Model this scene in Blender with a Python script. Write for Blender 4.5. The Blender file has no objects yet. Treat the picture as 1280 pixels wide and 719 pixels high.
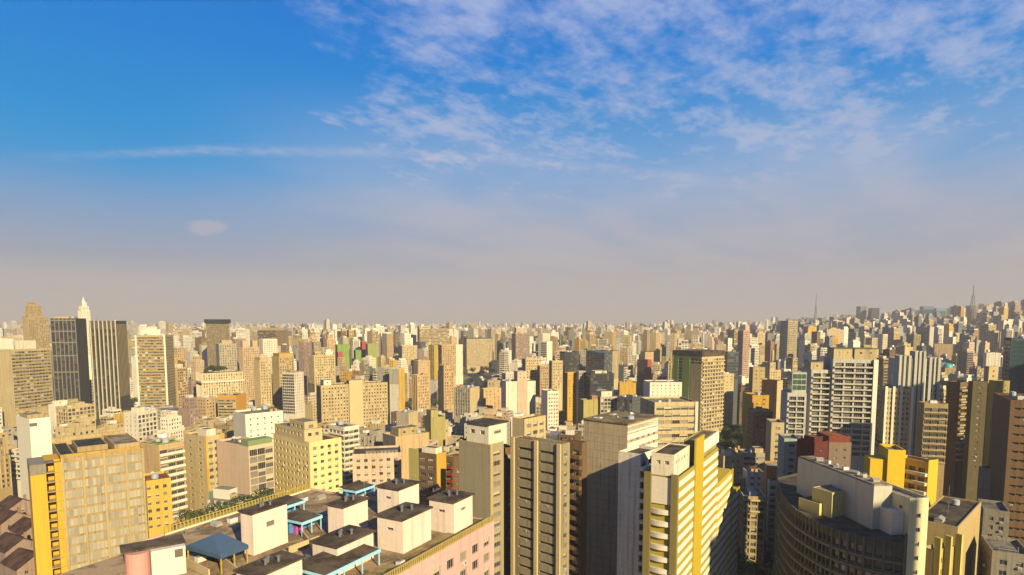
import bpy, math, random
from mathutils import Vector, Matrix
R = math.radians
sc = bpy.context.scene
COL = sc.collection
random.seed(7)

# ------------------------------------------------------------------ camera
F, PITCH, HOR, CAMZ = 763.0, R(5.0), 403.0, 115.0
CP, SP = math.cos(PITCH), math.sin(PITCH)
PY = HOR + F * math.tan(PITCH)
cd = bpy.data.cameras.new("camera")
cam = bpy.data.objects.new("camera", cd)
COL.objects.link(cam)
cam.location = (0, 0, CAMZ)
cam.rotation_euler = (math.pi / 2 - PITCH, 0, 0)
cd.sensor_width = 36.0
cd.lens = F / 1280 * 36.0
cd.shift_y = (PY - 359.5) / 1280
cd.clip_start = 0.5
cd.clip_end = 60000
sc.camera = cam

# ------------------------------------------------------------------ light
SUN_EL, SUN_OFF = R(25), R(31)          # sun behind the viewer, off to the right
SD = Vector((math.sin(SUN_OFF) * math.cos(SUN_EL), -math.cos(SUN_OFF) * math.cos(SUN_EL), math.sin(SUN_EL)))
sl = bpy.data.lights.new("sun", 'SUN')
so = bpy.data.objects.new("sun", sl)
COL.objects.link(so)
sl.energy = 5.0
sl.color = (1.0, 0.81, 0.46)
sl.angle = R(0.5)
so.rotation_euler = SD.to_track_quat('Z', 'Y').to_euler()
so.location = (300, -400, 500)

world = bpy.data.worlds.new("World")
sc.world = world
world.use_nodes = True
wn, wl = world.node_tree.nodes, world.node_tree.links
wn.clear()


def N(nodes, t, **kw):
    n = nodes.new(t)
    for k, v in kw.items():
        if k.startswith('i_'):
            n.inputs[k[2:].replace('_', ' ')].default_value = v
        else:
            setattr(n, k, v)
    return n


class G:
    """small helper to write node graphs"""
    def __init__(s, nt):
        s.n, s.l = nt.nodes, nt.links

    def put(s, sock, v):
        if hasattr(v, 'is_linked'):
            s.l.new(v, sock)
        else:
            sock.default_value = v

    def m(s, op, a, b=0.0, c=0.0, clamp=False):
        n = s.n.new('ShaderNodeMath'); n.operation = op; n.use_clamp = clamp
        s.put(n.inputs[0], a); s.put(n.inputs[1], b); s.put(n.inputs[2], c)
        return n.outputs[0]

    def mix(s, f, a, b, mode='MIX'):
        n = s.n.new('ShaderNodeMix'); n.data_type = 'RGBA'; n.blend_type = mode
        s.put(n.inputs[0], f); s.put(n.inputs[6], a); s.put(n.inputs[7], b)
        return n.outputs[2]

    def rng(s, v, a, b, c=0.0, d=1.0, smooth=True):
        n = s.n.new('ShaderNodeMapRange')
        if smooth: n.interpolation_type = 'SMOOTHSTEP'
        s.put(n.inputs[0], v)
        for i, x in enumerate((a, b, c, d)): s.put(n.inputs[i + 1], x)
        return n.outputs[0]

    def noise(s, vec, scale, detail=4, rough=.55, dist=0.0, dim='3D'):
        n = s.n.new('ShaderNodeTexNoise'); n.noise_dimensions = dim
        if vec is not None: s.l.new(vec, n.inputs['Vector'])
        n.inputs['Scale'].default_value = scale; n.inputs['Detail'].default_value = detail
        n.inputs['Roughness'].default_value = rough; n.inputs['Distortion'].default_value = dist
        return n.outputs['Fac']

    def comb(s, x, y, z):
        n = s.n.new('ShaderNodeCombineXYZ')
        for i, v in enumerate((x, y, z)): s.put(n.inputs[i], v)
        return n.outputs[0]

    def sep(s, v):
        n = s.n.new('ShaderNodeSeparateXYZ'); s.l.new(v, n.inputs[0])
        return n.outputs

    def ramp(s, v, stops):
        n = s.n.new('ShaderNodeValToRGB'); s.put(n.inputs[0], v)
        e = n.color_ramp.elements
        while len(e) < len(stops): e.new(0.5)
        for i, (p, c) in enumerate(stops):
            e[i].position = p; e[i].color = (*c, 1) if len(c) == 3 else c
        return n.outputs[0]


SKY = .050


def build_sky():
    g = G(world.node_tree)
    D = N(wn, 'ShaderNodeTexCoord').outputs['Generated']
    x, y, z = g.sep(D)
    nis = N(wn, 'ShaderNodeTexSky', sky_type='NISHITA', sun_disc=False)
    nis.sun_elevation = SUN_EL
    nis.sun_rotation = math.pi - SUN_OFF
    nis.altitude = 800
    nis.air_density, nis.dust_density, nis.ozone_density = 1.0, 1.4, 2.2
    # graded daylight blue: horizon haze to deep azure (radiance x10, the background runs at 0.1)
    az = g.m('DIVIDE', x, g.m('ADD', y, .001))
    zz = g.m('MAXIMUM', z, 0.0)
    deep = g.ramp(g.m('MULTIPLY', zz, 2.0), [(0.0, (.455, .405, .395)), (.12, (.440, .405, .405)), (.18, (.320, .350, .430)),
                                            (.32, (.185, .335, .560)), (.43, (.030, .295, .640)), (.54, (.0, .265, .640)), (.76, (.0, .205, .640)), (1.0, (.0, .150, .580))])
    n1 = N(wn, 'ShaderNodeVectorMath', operation='SCALE'); wl.new(deep, n1.inputs[0]); n1.inputs['Scale'].default_value = 7.9
    base = g.mix(.02, n1.outputs[0], nis.outputs[0])
    # clouds laid on a plane overhead
    k = g.m('DIVIDE', 1.0, g.m('ADD', zz, .10))
    u, v = g.m('MULTIPLY', x, k), g.m('MULTIPLY', y, k)
    ca, sa = math.cos(.7), math.sin(.7)
    ur = g.m('ADD', g.m('MULTIPLY', u, ca), g.m('MULTIPLY', v, -sa))
    vr = g.m('ADD', g.m('MULTIPLY', u, sa), g.m('MULTIPLY', v, ca))
    P = g.comb(ur, g.m('MULTIPLY', vr, .62), .3)
    big = g.noise(P, 1.5, 3, .5, .3)
    puff = g.noise(P, 6.2, 9, .62, .2)
    tuft = g.noise(g.comb(ur, g.m('MULTIPLY', vr, .8), 4.7), 17.0, 6, .65, .1)
    # where: from the middle to the right, fading at the horizon and in the upper left
    cover = g.m('ADD', g.rng(az, -.50, -.12, -.24, .040), g.rng(z, .03, .17, -.14, .0))
    d1 = g.m('ADD', g.m('ADD', g.m('ADD', g.m('MULTIPLY', puff, .48), g.m('MULTIPLY', big, .30)), g.m('MULTIPLY', tuft, .22)), cover)
    c1 = g.rng(d1, .43, .66, 0, .68)
    c2 = g.m('MULTIPLY', g.rng(g.m('ADD', g.m('MULTIPLY', tuft, .5), g.m('MULTIPLY', big, .5)), .42, .66, 0, .30), g.m('MULTIPLY', g.rng(z, .05, .18), g.rng(az, -.30, .1)))
    cl = g.m('MAXIMUM', c1, c2)
    # veil in the middle of the sky
    veil = g.m('MULTIPLY', g.m('MULTIPLY', g.rng(z, .03, .10), g.rng(z, .38, .16)), g.rng(big, .3, .7, .36, .68))
    veil = g.m('MULTIPLY', veil, g.rng(az, -.62, -.05, .0, 1.0))
    cl = g.m('MAXIMUM', cl, veil)
    # long thin trail
    elev = g.m('DIVIDE', z, g.m('ADD', y, .001))
    bend = g.m('SUBTRACT', .272, g.m('MULTIPLY', g.m('MULTIPLY', g.m('ADD', az, .42), g.m('ADD', az, .42)), .09))
    off = g.m('ABSOLUTE', g.m('SUBTRACT', g.m('ADD', elev, g.m('MULTIPLY', g.m('SUBTRACT', puff, .5), .022)), bend))
    trail = g.m('MULTIPLY', g.rng(off, .013, .0), g.rng(g.noise(g.comb(az, 0.0, 0.0), 5.0, 4), .28, .62, .18, .42))
    trail = g.m('MULTIPLY', trail, g.m('MULTIPLY', g.rng(az, -.84, -.5), g.rng(az, .46, .25)))
    trail = g.m('MULTIPLY', trail, g.m('MULTIPLY', g.rng(y, .0, .1), g.rng(tuft, .36, .60, .35, 1.0)))
    cl = g.m('SUBTRACT', 1.0, g.m('MULTIPLY', g.m('SUBTRACT', 1.0, cl), g.m('SUBTRACT', 1.0, trail)))
    # small lone puff low on the left
    for (pa, pe, sx, sy, am) in ((-.49, .152, .040, .017, .55), (-.325, .137, .03, .010, .22), (.80, .142, .03, .010, .35), (-.18, .102, .05, .008, .14)):
        rr = g.m('ADD', g.m('POWER', g.m('DIVIDE', g.m('SUBTRACT', az, pa), sx), 2.0), g.m('POWER', g.m('DIVIDE', g.m('SUBTRACT', elev, pe), sy), 2.0))
        rr = g.m('ADD', rr, g.m('MULTIPLY', g.m('SUBTRACT', puff, .5), 2.2))
        cl = g.m('MAXIMUM', cl, g.m('MULTIPLY', g.rng(rr, 1.0, .1, 0, am), g.rng(y, 0, .1)))
    ccol = g.ramp(g.m('MULTIPLY', zz, 2.0), [(0.0, (.50, .43, .40)), (.30, (.50, .47, .50)), (.5, (.52, .53, .66)), (1.0, (.48, .55, .78))])
    n2 = N(wn, 'ShaderNodeVectorMath', operation='SCALE'); wl.new(ccol, n2.inputs[0]); n2.inputs['Scale'].default_value = 7.9
    skyc = g.mix(cl, base, n2.outputs[0])
    bg = N(wn, 'ShaderNodeBackground'); wl.new(skyc, bg.inputs[0]); bg.inputs[1].default_value = SKY
    out = N(wn, 'ShaderNodeOutputWorld'); wl.new(bg.outputs[0], out.inputs[0])


build_sky()
sc.view_settings.view_transform = 'Standard'
sc.view_settings.look = 'None'
sc.view_settings.exposure = 1.4
sc.view_settings.gamma = 1.0
sc.view_settings.use_curve_mapping = False
cy = sc.cycles
cy.use_denoising = True
cy.max_bounces = 6
cy.diffuse_bounces = 2
cy.glossy_bounces = 2
cy.transmission_bounces = 2
cy.volume_bounces = 0
cy.transparent_max_bounces = 4
cy.sample_clamp_indirect = 4.0

# ------------------------------------------------------------------ picture <-> place
def ray(px, py):
    a, b = px - 639.5, py - PY
    return Vector((a, F * CP - b * SP, -F * SP - b * CP))


def at_z(px, py, z):
    d = ray(px, py); t = (z - CAMZ) / d.z
    return Vector((d.x * t, d.y * t, z))


def at_d(px, py, y):
    d = ray(px, py); t = y / d.y
    return Vector((d.x * t, y, CAMZ + d.z * t))


def proj(p):
    y, z = p[1], p[2] - CAMZ
    dep = y * CP - z * SP
    return 639.5 + F * p[0] / dep, PY - F * (y * SP + z * CP) / dep


def smooth(a, b, x):
    t = max(0.0, min(1.0, (x - a) / (b - a)))
    return t * t * (3 - 2 * t)


def ground_z(x, y):
    if y < 600: return 0.0
    q = x / max(y, 1)
    return (105 * smooth(.30, .82, q) * smooth(900, 2700, y) + 14 * smooth(.05, .4, q) * smooth(1500, 3500, y)) * (1.0 - .55 * smooth(3200, 9000, y))


# ------------------------------------------------------------------ materials
MATS = {}
KA = .76            # everything a shade darker, the picture is exposed for the low sun


def principled(name):
    m = bpy.data.materials.new(name); m.use_nodes = True
    return m, m.node_tree.nodes['Principled BSDF'], G(m.node_tree)


def m_wall(col, grime=1.0):
    key = ('wall', tuple(round(c, 3) for c in col), grime)
    if key in MATS: return MATS[key]
    col = tuple(c * KA for c in col)
    m, b, g = principled("painted_wall")
    tc = N(g.n, 'ShaderNodeTexCoord').outputs['Object']
    oi = N(g.n, 'ShaderNodeObjectInfo').outputs['Random']
    add = N(g.n, 'ShaderNodeVectorMath', operation='ADD'); g.l.new(tc, add.inputs[0])
    g.l.new(g.comb(g.m('MULTIPLY', oi, 90.0), g.m('MULTIPLY', oi, 57.0), g.m('MULTIPLY', oi, 31.0)), add.inputs[1])
    P = add.outputs[0]
    x, y, z = g.sep(P)
    patch = g.noise(P, .09, 5, .6)
    streak = g.noise(g.comb(x, y, g.m('MULTIPLY', z, .045)), 1.1, 5, .65)
    fine = g.noise(P, 1.3, 4, .6)
    dark = tuple(c * (.42 if grime >= 1 else .60) for c in col)
    warm = (col[0] * .95, col[1] * .86, col[2] * .74)
    c = g.mix(g.rng(patch, .38, .68, 0, .55 * min(1, grime)), (*col, 1), (*warm, 1))
    c = g.mix(g.rng(streak, .47, .72, 0, .80 * grime), c, (*dark, 1))
    joint = g.m('LESS_THAN', g.m('FRACT', g.m('DIVIDE', z, 3.05)), .035)
    c = g.mix(g.m('MULTIPLY', joint, .35 * grime), c, (*dark, 1))
    worn = g.noise(P, .38, 6, .7, .5)
    c = g.mix(g.rng(worn, .58, .66, 0, .32), c, tuple(min(.8, q * 1.25 + .03) for q in col) + (1,))
    c = g.mix(g.rng(fine, .45, .8, 0, .35 * grime), c, (*dark, 1))
    tint = g.mix(oi, (.90, .90, .90, 1), (1.06, 1.04, 1.0, 1))
    c = g.mix(1.0, c, tint, 'MULTIPLY')
    g.l.new(c, b.inputs['Base Color'])
    b.inputs['Roughness'].default_value = .88
    b.inputs['Specular IOR Level'].default_value = .25
    MATS[key] = m
    return m


def m_roof(col):
    key = ('roof', tuple(round(c, 3) for c in col))
    if key in MATS: return MATS[key]
    col = tuple(c * KA for c in col)
    m, b, g = principled("flat_roof")
    geo = N(g.n, 'ShaderNodeTexCoord').outputs['Object']
    oi = N(g.n, 'ShaderNodeObjectInfo').outputs['Random']
    add = N(g.n, 'ShaderNodeVectorMath', operation='ADD'); g.l.new(geo, add.inputs[0])
    g.l.new(g.comb(g.m('MULTIPLY', oi, 77.0), g.m('MULTIPLY', oi, 45.0), 0.0), add.inputs[1])
    a = g.noise(add.outputs[0], .22, 6, .65, .4)
    f = g.noise(add.outputs[0], 1.9, 5, .7)
    c = g.mix(g.rng(a, .40, .60), tuple(q * .42 for q in col) + (1,), (*col, 1))
    c = g.mix(g.rng(f, .5, .8, 0, .6), c, tuple(min(1, q * 1.7 + .03) for q in col) + (1,))
    g.l.new(c, b.inputs['Base Color']); b.inputs['Roughness'].default_value = .95
    b.inputs['Specular IOR Level'].default_value = .15
    MATS[key] = m
    return m


def m_glass(col, rough=.12):
    key = ('glass', col, rough)
    if key in MATS: return MATS[key]
    if max(col) > .1: col = tuple(c * KA for c in col)
    m, b, g = principled("window_glass")
    tc = N(g.n, 'ShaderNodeTexCoord').outputs['Object']
    oi = N(g.n, 'ShaderNodeObjectInfo').outputs['Random']
    f = g.noise(tc, .35, 2)
    k = g.m('ADD', g.m('MULTIPLY', oi, .7), g.m('MULTIPLY', f, .7))
    c = g.mix(k, tuple(q * .6 for q in col) + (1,), tuple(q * 1.35 for q in col) + (1,))
    g.l.new(c, b.inputs['Base Color'])
    b.inputs['Roughness'].default_value = rough
    b.inputs['Specular IOR Level'].default_value = .6
    MATS[key] = m
    return m


def m_plain(col, rough=.7, metal=0.0, name="paint"):
    key = ('plain', col, rough, metal)
    if key in MATS: return MATS[key]
    col = tuple(c * KA for c in col)
    m, b, g = principled(name)
    tc = N(g.n, 'ShaderNodeTexCoord').outputs['Object']
    f = g.noise(tc, 2.2, 5, .65)
    c = g.mix(g.rng(f, .35, .75, 0, .6), (*col, 1), tuple(q * .6 for q in col) + (1,))
    g.l.new(c, b.inputs['Base Color'])
    b.inputs['Roughness'].default_value = rough; b.inputs['Metallic'].default_value = metal
    MATS[key] = m
    return m


C = dict(cream=(.60, .50, .33), yellow=(.68, .46, .10), gold=(.60, .38, .07), tan=(.40, .31, .18), sand=(.50, .40, .24), grey=(.30, .28, .25), lgrey=(.46, .43, .38),
         white=(.72, .68, .60), bright=(.80, .77, .70), pink=(.66, .40, .38), peach=(.60, .44, .28), pale_pink=(.68, .53, .46), brown=(.19, .12, .07), brick=(.28, .12, .07),
         red=(.34, .05, .03), olive=(.30, .24, .05), dark=(.06, .06, .065), slate=(.10, .12, .15), green=(.20, .34, .04), teal=(.25, .45, .42), blue=(.06, .16, .36),
         orange=(.58, .30, .09), concrete=(.36, .32, .25), cool=(.60, .60, .58), mauve=(.38, .28, .27), khaki=(.42, .38, .16), rust=(.36, .21, .12))
for k_ in C:
    r_, g_, b_ = C[k_]; f_ = .80 if k_ in ('white', 'bright') else .70
    y_ = .92 if k_ in ('white', 'bright', 'cool', 'lgrey', 'grey', 'slate', 'dark', 'teal', 'blue') else .86
    C[k_] = (r_ * f_, g_ * f_ * .985, b_ * f_ * y_)
ROOF = dict(brown=(.085, .068, .05), grey=(.17, .155, .13), tan=(.24, .19, .13), tile=(.26, .10, .05), pale=(.36, .33, .28), black=(.04, .038, .035), olive=(.20, .15, .07))
PANES = [m_glass((.018, .02, .024)), m_glass((.05, .052, .05), .2), m_glass((.16, .14, .10), .5), m_glass((.34, .29, .20), .8)]
GLASS_GREEN = m_glass((.03, .06, .055)); GLASS_TEAL = m_glass((.012, .035, .045)); GLASS_GREY = m_glass((.20, .21, .20), .25)
M_FRAME = m_plain((.30, .28, .24), .6); M_WFRAME = m_plain((.62, .60, .55), .6)
M_METAL = m_plain((.25, .25, .25), .45, .6); M_TANK = m_plain((.30, .34, .38), .7); M_AC = m_plain((.55, .54, .5), .6)
M_BLUE = m_plain((.05, .22, .50), .5); M_LBLUE = m_plain((.30, .58, .75), .5); M_YEL = m_plain((.36, .28, .04), .6)
# ------------------------------------------------------------------ mesh helpers
class MB:
    def __init__(s): s.v, s.f, s.m = [], [], []

    def quad(s, a, b, c, d, mi=0):
        i = len(s.v); s.v += [a, b, c, d]; s.f.append((i, i + 1, i + 2, i + 3)); s.m.append(mi)

    def poly(s, pts, mi=0):
        i = len(s.v); s.v += list(pts); s.f.append(tuple(range(i, i + len(pts)))); s.m.append(mi)

    def box(s, x0, x1, y0, y1, z0, z1, mi=0):
        i = len(s.v)
        s.v += [(x0, y0, z0), (x1, y0, z0), (x1, y1, z0), (x0, y1, z0), (x0, y0, z1), (x1, y0, z1), (x1, y1, z1), (x0, y1, z1)]
        for q in ((3, 2, 1, 0), (4, 5, 6, 7), (0, 1, 5, 4), (1, 2, 6, 5), (2, 3, 7, 6), (3, 0, 4, 7)):
            s.f.append(tuple(i + k for k in q)); s.m.append(mi)

    def obox(s, p, t, n, w, dpt, h, mi=0):
        """box whose back lies on p .. p + t*w, standing out by dpt along n, h tall"""
        a = (p[0], p[1]); b = (p[0] + t[0] * w, p[1] + t[1] * w)
        q = [a, b, (b[0] + n[0] * dpt, b[1] + n[1] * dpt), (a[0] + n[0] * dpt, a[1] + n[1] * dpt)]
        i = len(s.v)
        s.v += [(x, y, p[2]) for x, y in q] + [(x, y, p[2] + h) for x, y in q]
        for k in ((0, 1, 2, 3), (7, 6, 5, 4), (1, 0, 4, 5), (2, 1, 5, 6), (3, 2, 6, 7), (0, 3, 7, 4)):
            s.f.append(tuple(i + j for j in k)); s.m.append(mi)

    def tube(s, p, q, r, n=8, mi=0, r2=None):
        p, q = Vector(p), Vector(q); d = (q - p).normalized()
        a = d.orthogonal().normalized(); b = d.cross(a); r2 = r if r2 is None else r2
        i = len(s.v)
        for k in range(n):
            c = a * math.cos(2 * math.pi * k / n) + b * math.sin(2 * math.pi * k / n)
            s.v += [tuple(p + c * r), tuple(q + c * r2)]
        for k in range(n):
            j = (k + 1) % n
            s.f.append((i + 2 * k, i + 2 * j, i + 2 * j + 1, i + 2 * k + 1)); s.m.append(mi)
        s.f.append(tuple(i + 2 * k for k in reversed(range(n)))); s.m.append(mi)
        s.f.append(tuple(i + 2 * k + 1 for k in range(n))); s.m.append(mi)

    def mesh(s, name, mats):
        me = bpy.data.meshes.new(name)
        me.from_pydata(s.v, [], s.f)
        for m in mats: me.materials.append(m)
        me.polygons.foreach_set('material_index', s.m)
        me.update()
        return me

    def build(s, name, mats, parent=None, loc=None):
        o = bpy.data.objects.new(name, s.mesh(name, mats)); COL.objects.link(o)
        if parent is not None: o.parent = parent
        if loc is not None: o.location = loc
        return o


def inst(name, mesh, parent, loc, rz=0.0, sc_=None):
    o = bpy.data.objects.new(name, mesh); COL.objects.link(o)
    o.parent = parent; o.location = loc; o.rotation_euler = (0, 0, rz)
    if sc_: o.scale = sc_
    return o


def tag(o, label, cat, group=None):
    o['label'] = label; o['category'] = cat
    if group: o['group'] = group
    return o


def empty(name, loc, rz=0.0):
    o = bpy.data.objects.new(name, None); COL.objects.link(o)
    o.location = loc; o.rotation_euler = (0, 0, rz); o.empty_display_size = 2
    return o


# facade styles -----------------------------------------------------------
def S(**k):
    d = dict(kind='win', cw=3.2, f=.48, fh=3.05, sl=.95, wh=1.35, rec=.28, mg=.8, pw=(5, 4, 2, 2), top=1.6, every=1)
    d.update(k); return d


STY = dict(
    blank=dict(kind='blank'),
    win=S(), small=S(cw=4.2, f=.26, wh=.9, sl=1.2), wide=S(cw=3.6, f=.68, wh=1.5), dense=S(cw=2.3, f=.55, wh=1.5, mg=.4),
    ribbon=S(cw=3.4, f=.97, wh=1.45, mg=.5, pw=(6, 4, 1, 1)), glass=S(cw=2.4, f=.95, wh=2.5, sl=.3, mg=.2, rec=.10, pw=(4, 5, 2, 0)),
    glassgrey=S(cw=2.6, f=.96, wh=2.75, sl=.2, mg=.3, rec=.08, pw=(1, 4, 5, 3)),
    grid=S(cw=2.9, f=.8, wh=2.1, sl=.7, rec=.5, mg=.3), fins=S(cw=1.8, f=.86, wh=2.6, sl=.3, mg=.2, rec=.12, pw=(6, 3, 0, 0), fin=(.35, .7), every=1),
    finswide=S(cw=5.0, f=.93, wh=2.7, sl=.25, mg=.2, rec=.12, pw=(6, 3, 0, 0), fin=(.8, .9)),
    slats=S(cw=3.6, f=.97, wh=1.7, sl=.6, mg=.2, rec=.5, pw=(7, 2, 0, 0), slab=(.55, .7)),
    balc=S(cw=4.2, f=.72, wh=2.1, sl=.25, rec=.5, mg=.5, pw=(5, 4, 1, 1), slab=(1.05, 1.2)),
    balcbay=S(cw=4.6, f=.84, wh=2.4, sl=.2, rec=.9, mg=.7, pw=(5, 4, 1, 1), balc=True),
    bands=S(cw=3.0, f=.95, wh=1.5, sl=.9, rec=.2, mg=.3, pw=(2, 5, 3, 1), slab=(.5, .25)),
    dark=S(cw=2.6, f=.93, wh=2.3, sl=.4, mg=.2, rec=.12, pw=(8, 2, 0, 0)), bays=S(cw=2.6, f=.42, wh=1.7, sl=.7, rec=.35, mg=.6, fin=(.5, .35)),
    slot=S(cw=2.2, f=.9, wh=.75, sl=1.3, rec=.7, mg=1.2, pw=(8, 1, 0, 0)), grime=S(cw=3.0, f=.36, wh=1.1, pw=(6, 2, 1, 1)),
)
WMESH = {}


def window_mesh(w, h, var, wf=False):
    key = (round(w, 1), round(h, 1), var, wf)
    if key in WMESH: return WMESH[key]
    w, h = key[0] - .02, key[1] - .02
    b = MB(); t = .07
    blind = (0, .35, .0, .6)[var] * h
    b.quad((-w / 2, 0, -h / 2), (w / 2, 0, -h / 2), (w / 2, 0, h / 2 - blind), (-w / 2, 0, h / 2 - blind), 1)
    if blind: b.quad((-w / 2, -.003, h / 2 - blind), (w / 2, -.003, h / 2 - blind), (w / 2, -.003, h / 2), (-w / 2, -.003, h / 2), 2)
    for x in (-w / 2, w / 2 - t): b.box(x, x + t, -.07, .02, -h / 2, h / 2)
    for z in (-h / 2, h / 2 - t): b.box(-w / 2 + t, w / 2 - t, -.065, .02, z, z + t)
    n = 1 if w < 1.9 else 2 if w < 3 else 3
    for k in range(1, n + 1):
        x = -w / 2 + w * k / (n + 1); b.box(x - .03, x + .03, -.05, .02, -h / 2 + t, h / 2 - t)
    me = b.mesh("window", [M_WFRAME if wf else M_FRAME, PANES[(0, 1, 2, 0)[var]], PANES[3]])
    WMESH[key] = me
    return me


def facade(mb, p0, p1, zb, zt, st, rng, zvis, wins=None):
    """a wall from p0 to p1 (outward normal on the right-hand side of the way), windows cut in down to zvis"""
    dx, dy = p1[0] - p0[0], p1[1] - p0[1]
    w = math.hypot(dx, dy)
    if w < .05: return
    t = (dx / w, dy / w); n = (t[1], -t[0])

    def P(s_, z, dep=0.0): return (p0[0] + t[0] * s_ - n[0] * dep, p0[1] + t[1] * s_ - n[1] * dep, z)

    def Q(s0, s1, z0, z1, mi=0):
        if s1 - s0 > 1e-4 and z1 - z0 > 1e-4: mb.quad(P(s0, z0), P(s1, z0), P(s1, z1), P(s0, z1), mi)
    if st['kind'] == 'blank' or w < 2.0:
        Q(0, w, zb, zt); return
    mg = min(st['mg'], w * .12); nc = max(1, round((w - 2 * mg) / st['cw'])); cw = (w - 2 * mg) / nc
    ww = cw * st['f']; r = st['rec']; fh = st['fh']
    zf = zt - st['top']; prev = zt
    rows = []
    while zf - fh > max(zb, zvis): rows.append(zf - fh); zf -= fh
    for k, z0 in enumerate(rows):
        s0z, s1z = z0 + st['sl'], min(z0 + st['sl'] + st['wh'], z0 + fh - .12)
        Q(0, w, s1z, prev)
        cur = 0.0
        for c in range(nc):
            a = mg + c * cw + (cw - ww) / 2; b = a + ww
            Q(cur, a, s0z, s1z); cur = b
            mb.quad(P(a, s0z), P(b, s0z), P(b, s0z, r), P(a, s0z, r)); mb.quad(P(a, s1z, r), P(b, s1z, r), P(b, s1z), P(a, s1z))
            mb.quad(P(a, s0z), P(a, s0z, r), P(a, s1z, r), P(a, s1z)); mb.quad(P(b, s0z, r), P(b, s0z), P(b, s1z), P(b, s1z, r))
            if wins is not None and len(wins) < 100:
                m = P((a + b) / 2, (s0z + s1z) / 2, r)
                wins.append((m, math.atan2(t[1], t[0]), ww, s1z - s0z, rng.choices(range(4), st['pw'])[0]))
            else:
                mb.quad(P(a, s0z, r), P(b, s0z, r), P(b, s1z, r), P(a, s1z, r), 2 + rng.choices(range(4), st['pw'])[0])
        Q(cur, w, s0z, s1z); prev = s0z
        if 'slab' in st:
            h, dp = st['slab']; mb.obox((*P(.05, 0)[:2], z0 - .12 + (k % 2) * .002), t, n, w - .1, dp, h, 1)
    Q(0, w, zb, prev)
    if 'fin' in st and rows:
        fw, fd = st['fin']
        for c in range(nc + 1):
            s_ = min(max(mg + c * cw - fw / 2, .01), w - fw - .01)
            mb.obox((*P(s_, 0)[:2], max(zb, rows[-1])), t, n, fw, fd, zt - max(zb, rows[-1]) - .02, 1)
    return t, n, nc, cw, mg, rows


def inset(poly, d):
    out = []; n = len(poly)
    for i in range(n):
        a, b, c = Vector(poly[i - 1]), Vector(poly[i]), Vector(poly[(i + 1) % n])
        e, f = (b - a).normalized(), (c - b).normalized()
        ne, nf = Vector((-e.y, e.x)), Vector((-f.y, f.x))
        k = ne + nf; k = k / max(.35, k.dot(ne))
        out.append((b.x + k.x * d, b.y + k.y * d))
    return out


class Bd: pass


HERO = []      # (px0, px1, ytop, ybot, dist, label short, object)
OCC = set()


def occ_cells(poly, pad=0.0, step=4.0):
    xs = [p[0] for p in poly]; ys = [p[1] for p in poly]
    cells = []
    x = min(xs)
    n = len(poly)
    ix0, ix1 = int(math.floor((min(xs) - pad) / step)), int(math.ceil((max(xs) + pad) / step))
    iy0, iy1 = int(math.floor((min(ys) - pad) / step)), int(math.ceil((max(ys) + pad) / step))
    for ix in range(ix0, ix1 + 1):
        for iy in range(iy0, iy1 + 1):
            cx, cy_ = (ix + .5) * step, (iy + .5) * step
            ok = True
            for i in range(n):
                a, b = poly[i], poly[(i + 1) % n]
                ex, ey = b[0] - a[0], b[1] - a[1]; L = math.hypot(ex, ey) or 1
                if (ex * (cy_ - a[1]) - ey * (cx - a[0])) / L < -(pad + step * .35): ok = False; break
            if ok: cells.append((ix, iy))
    return cells


def shell(root, poly, z0, z1, styles, mats, rng, zvis, parts, roofm, parapet=.9, name='wall', wf=False, stairs=True):
    mb = MB(); wins = [] if parts else None
    n = len(poly); info = []
    order = sorted(range(n), key=lambda i: 0 if styles[i]['kind'] != 'blank' else 1)
    for i in order:
        info.append((i, facade(mb, poly[i], poly[(i + 1) % n], z0, z1, styles[i], rng, zvis, wins)))
    ins = inset(poly, .28)
    for i in range(n):
        j = (i + 1) % n
        mb.quad((*poly[i], z1), (*poly[j], z1), (*ins[j], z1), (*ins[i], z1), 1)
        mb.quad((*ins[i], z1), (*ins[j], z1), (*ins[j], z1 - parapet), (*ins[i], z1 - parapet), 0)
    o = mb.build(name, mats, root)
    rb = MB(); rb.poly([(*p, z1 - parapet) for p in ins]); rb.build('roof', [roofm], root)
    if wins:
        for (m, a, w, h, v) in wins:
            inst('window', window_mesh(w, h, v, wf), root, m, a)
            if rng.random() < .10: inst('air_conditioner', WUNIT, root, (m[0] + math.sin(a) * .3, m[1] - math.cos(a) * .3, m[2] - h / 2 - .34), a)
    return o, dict(info)


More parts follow.
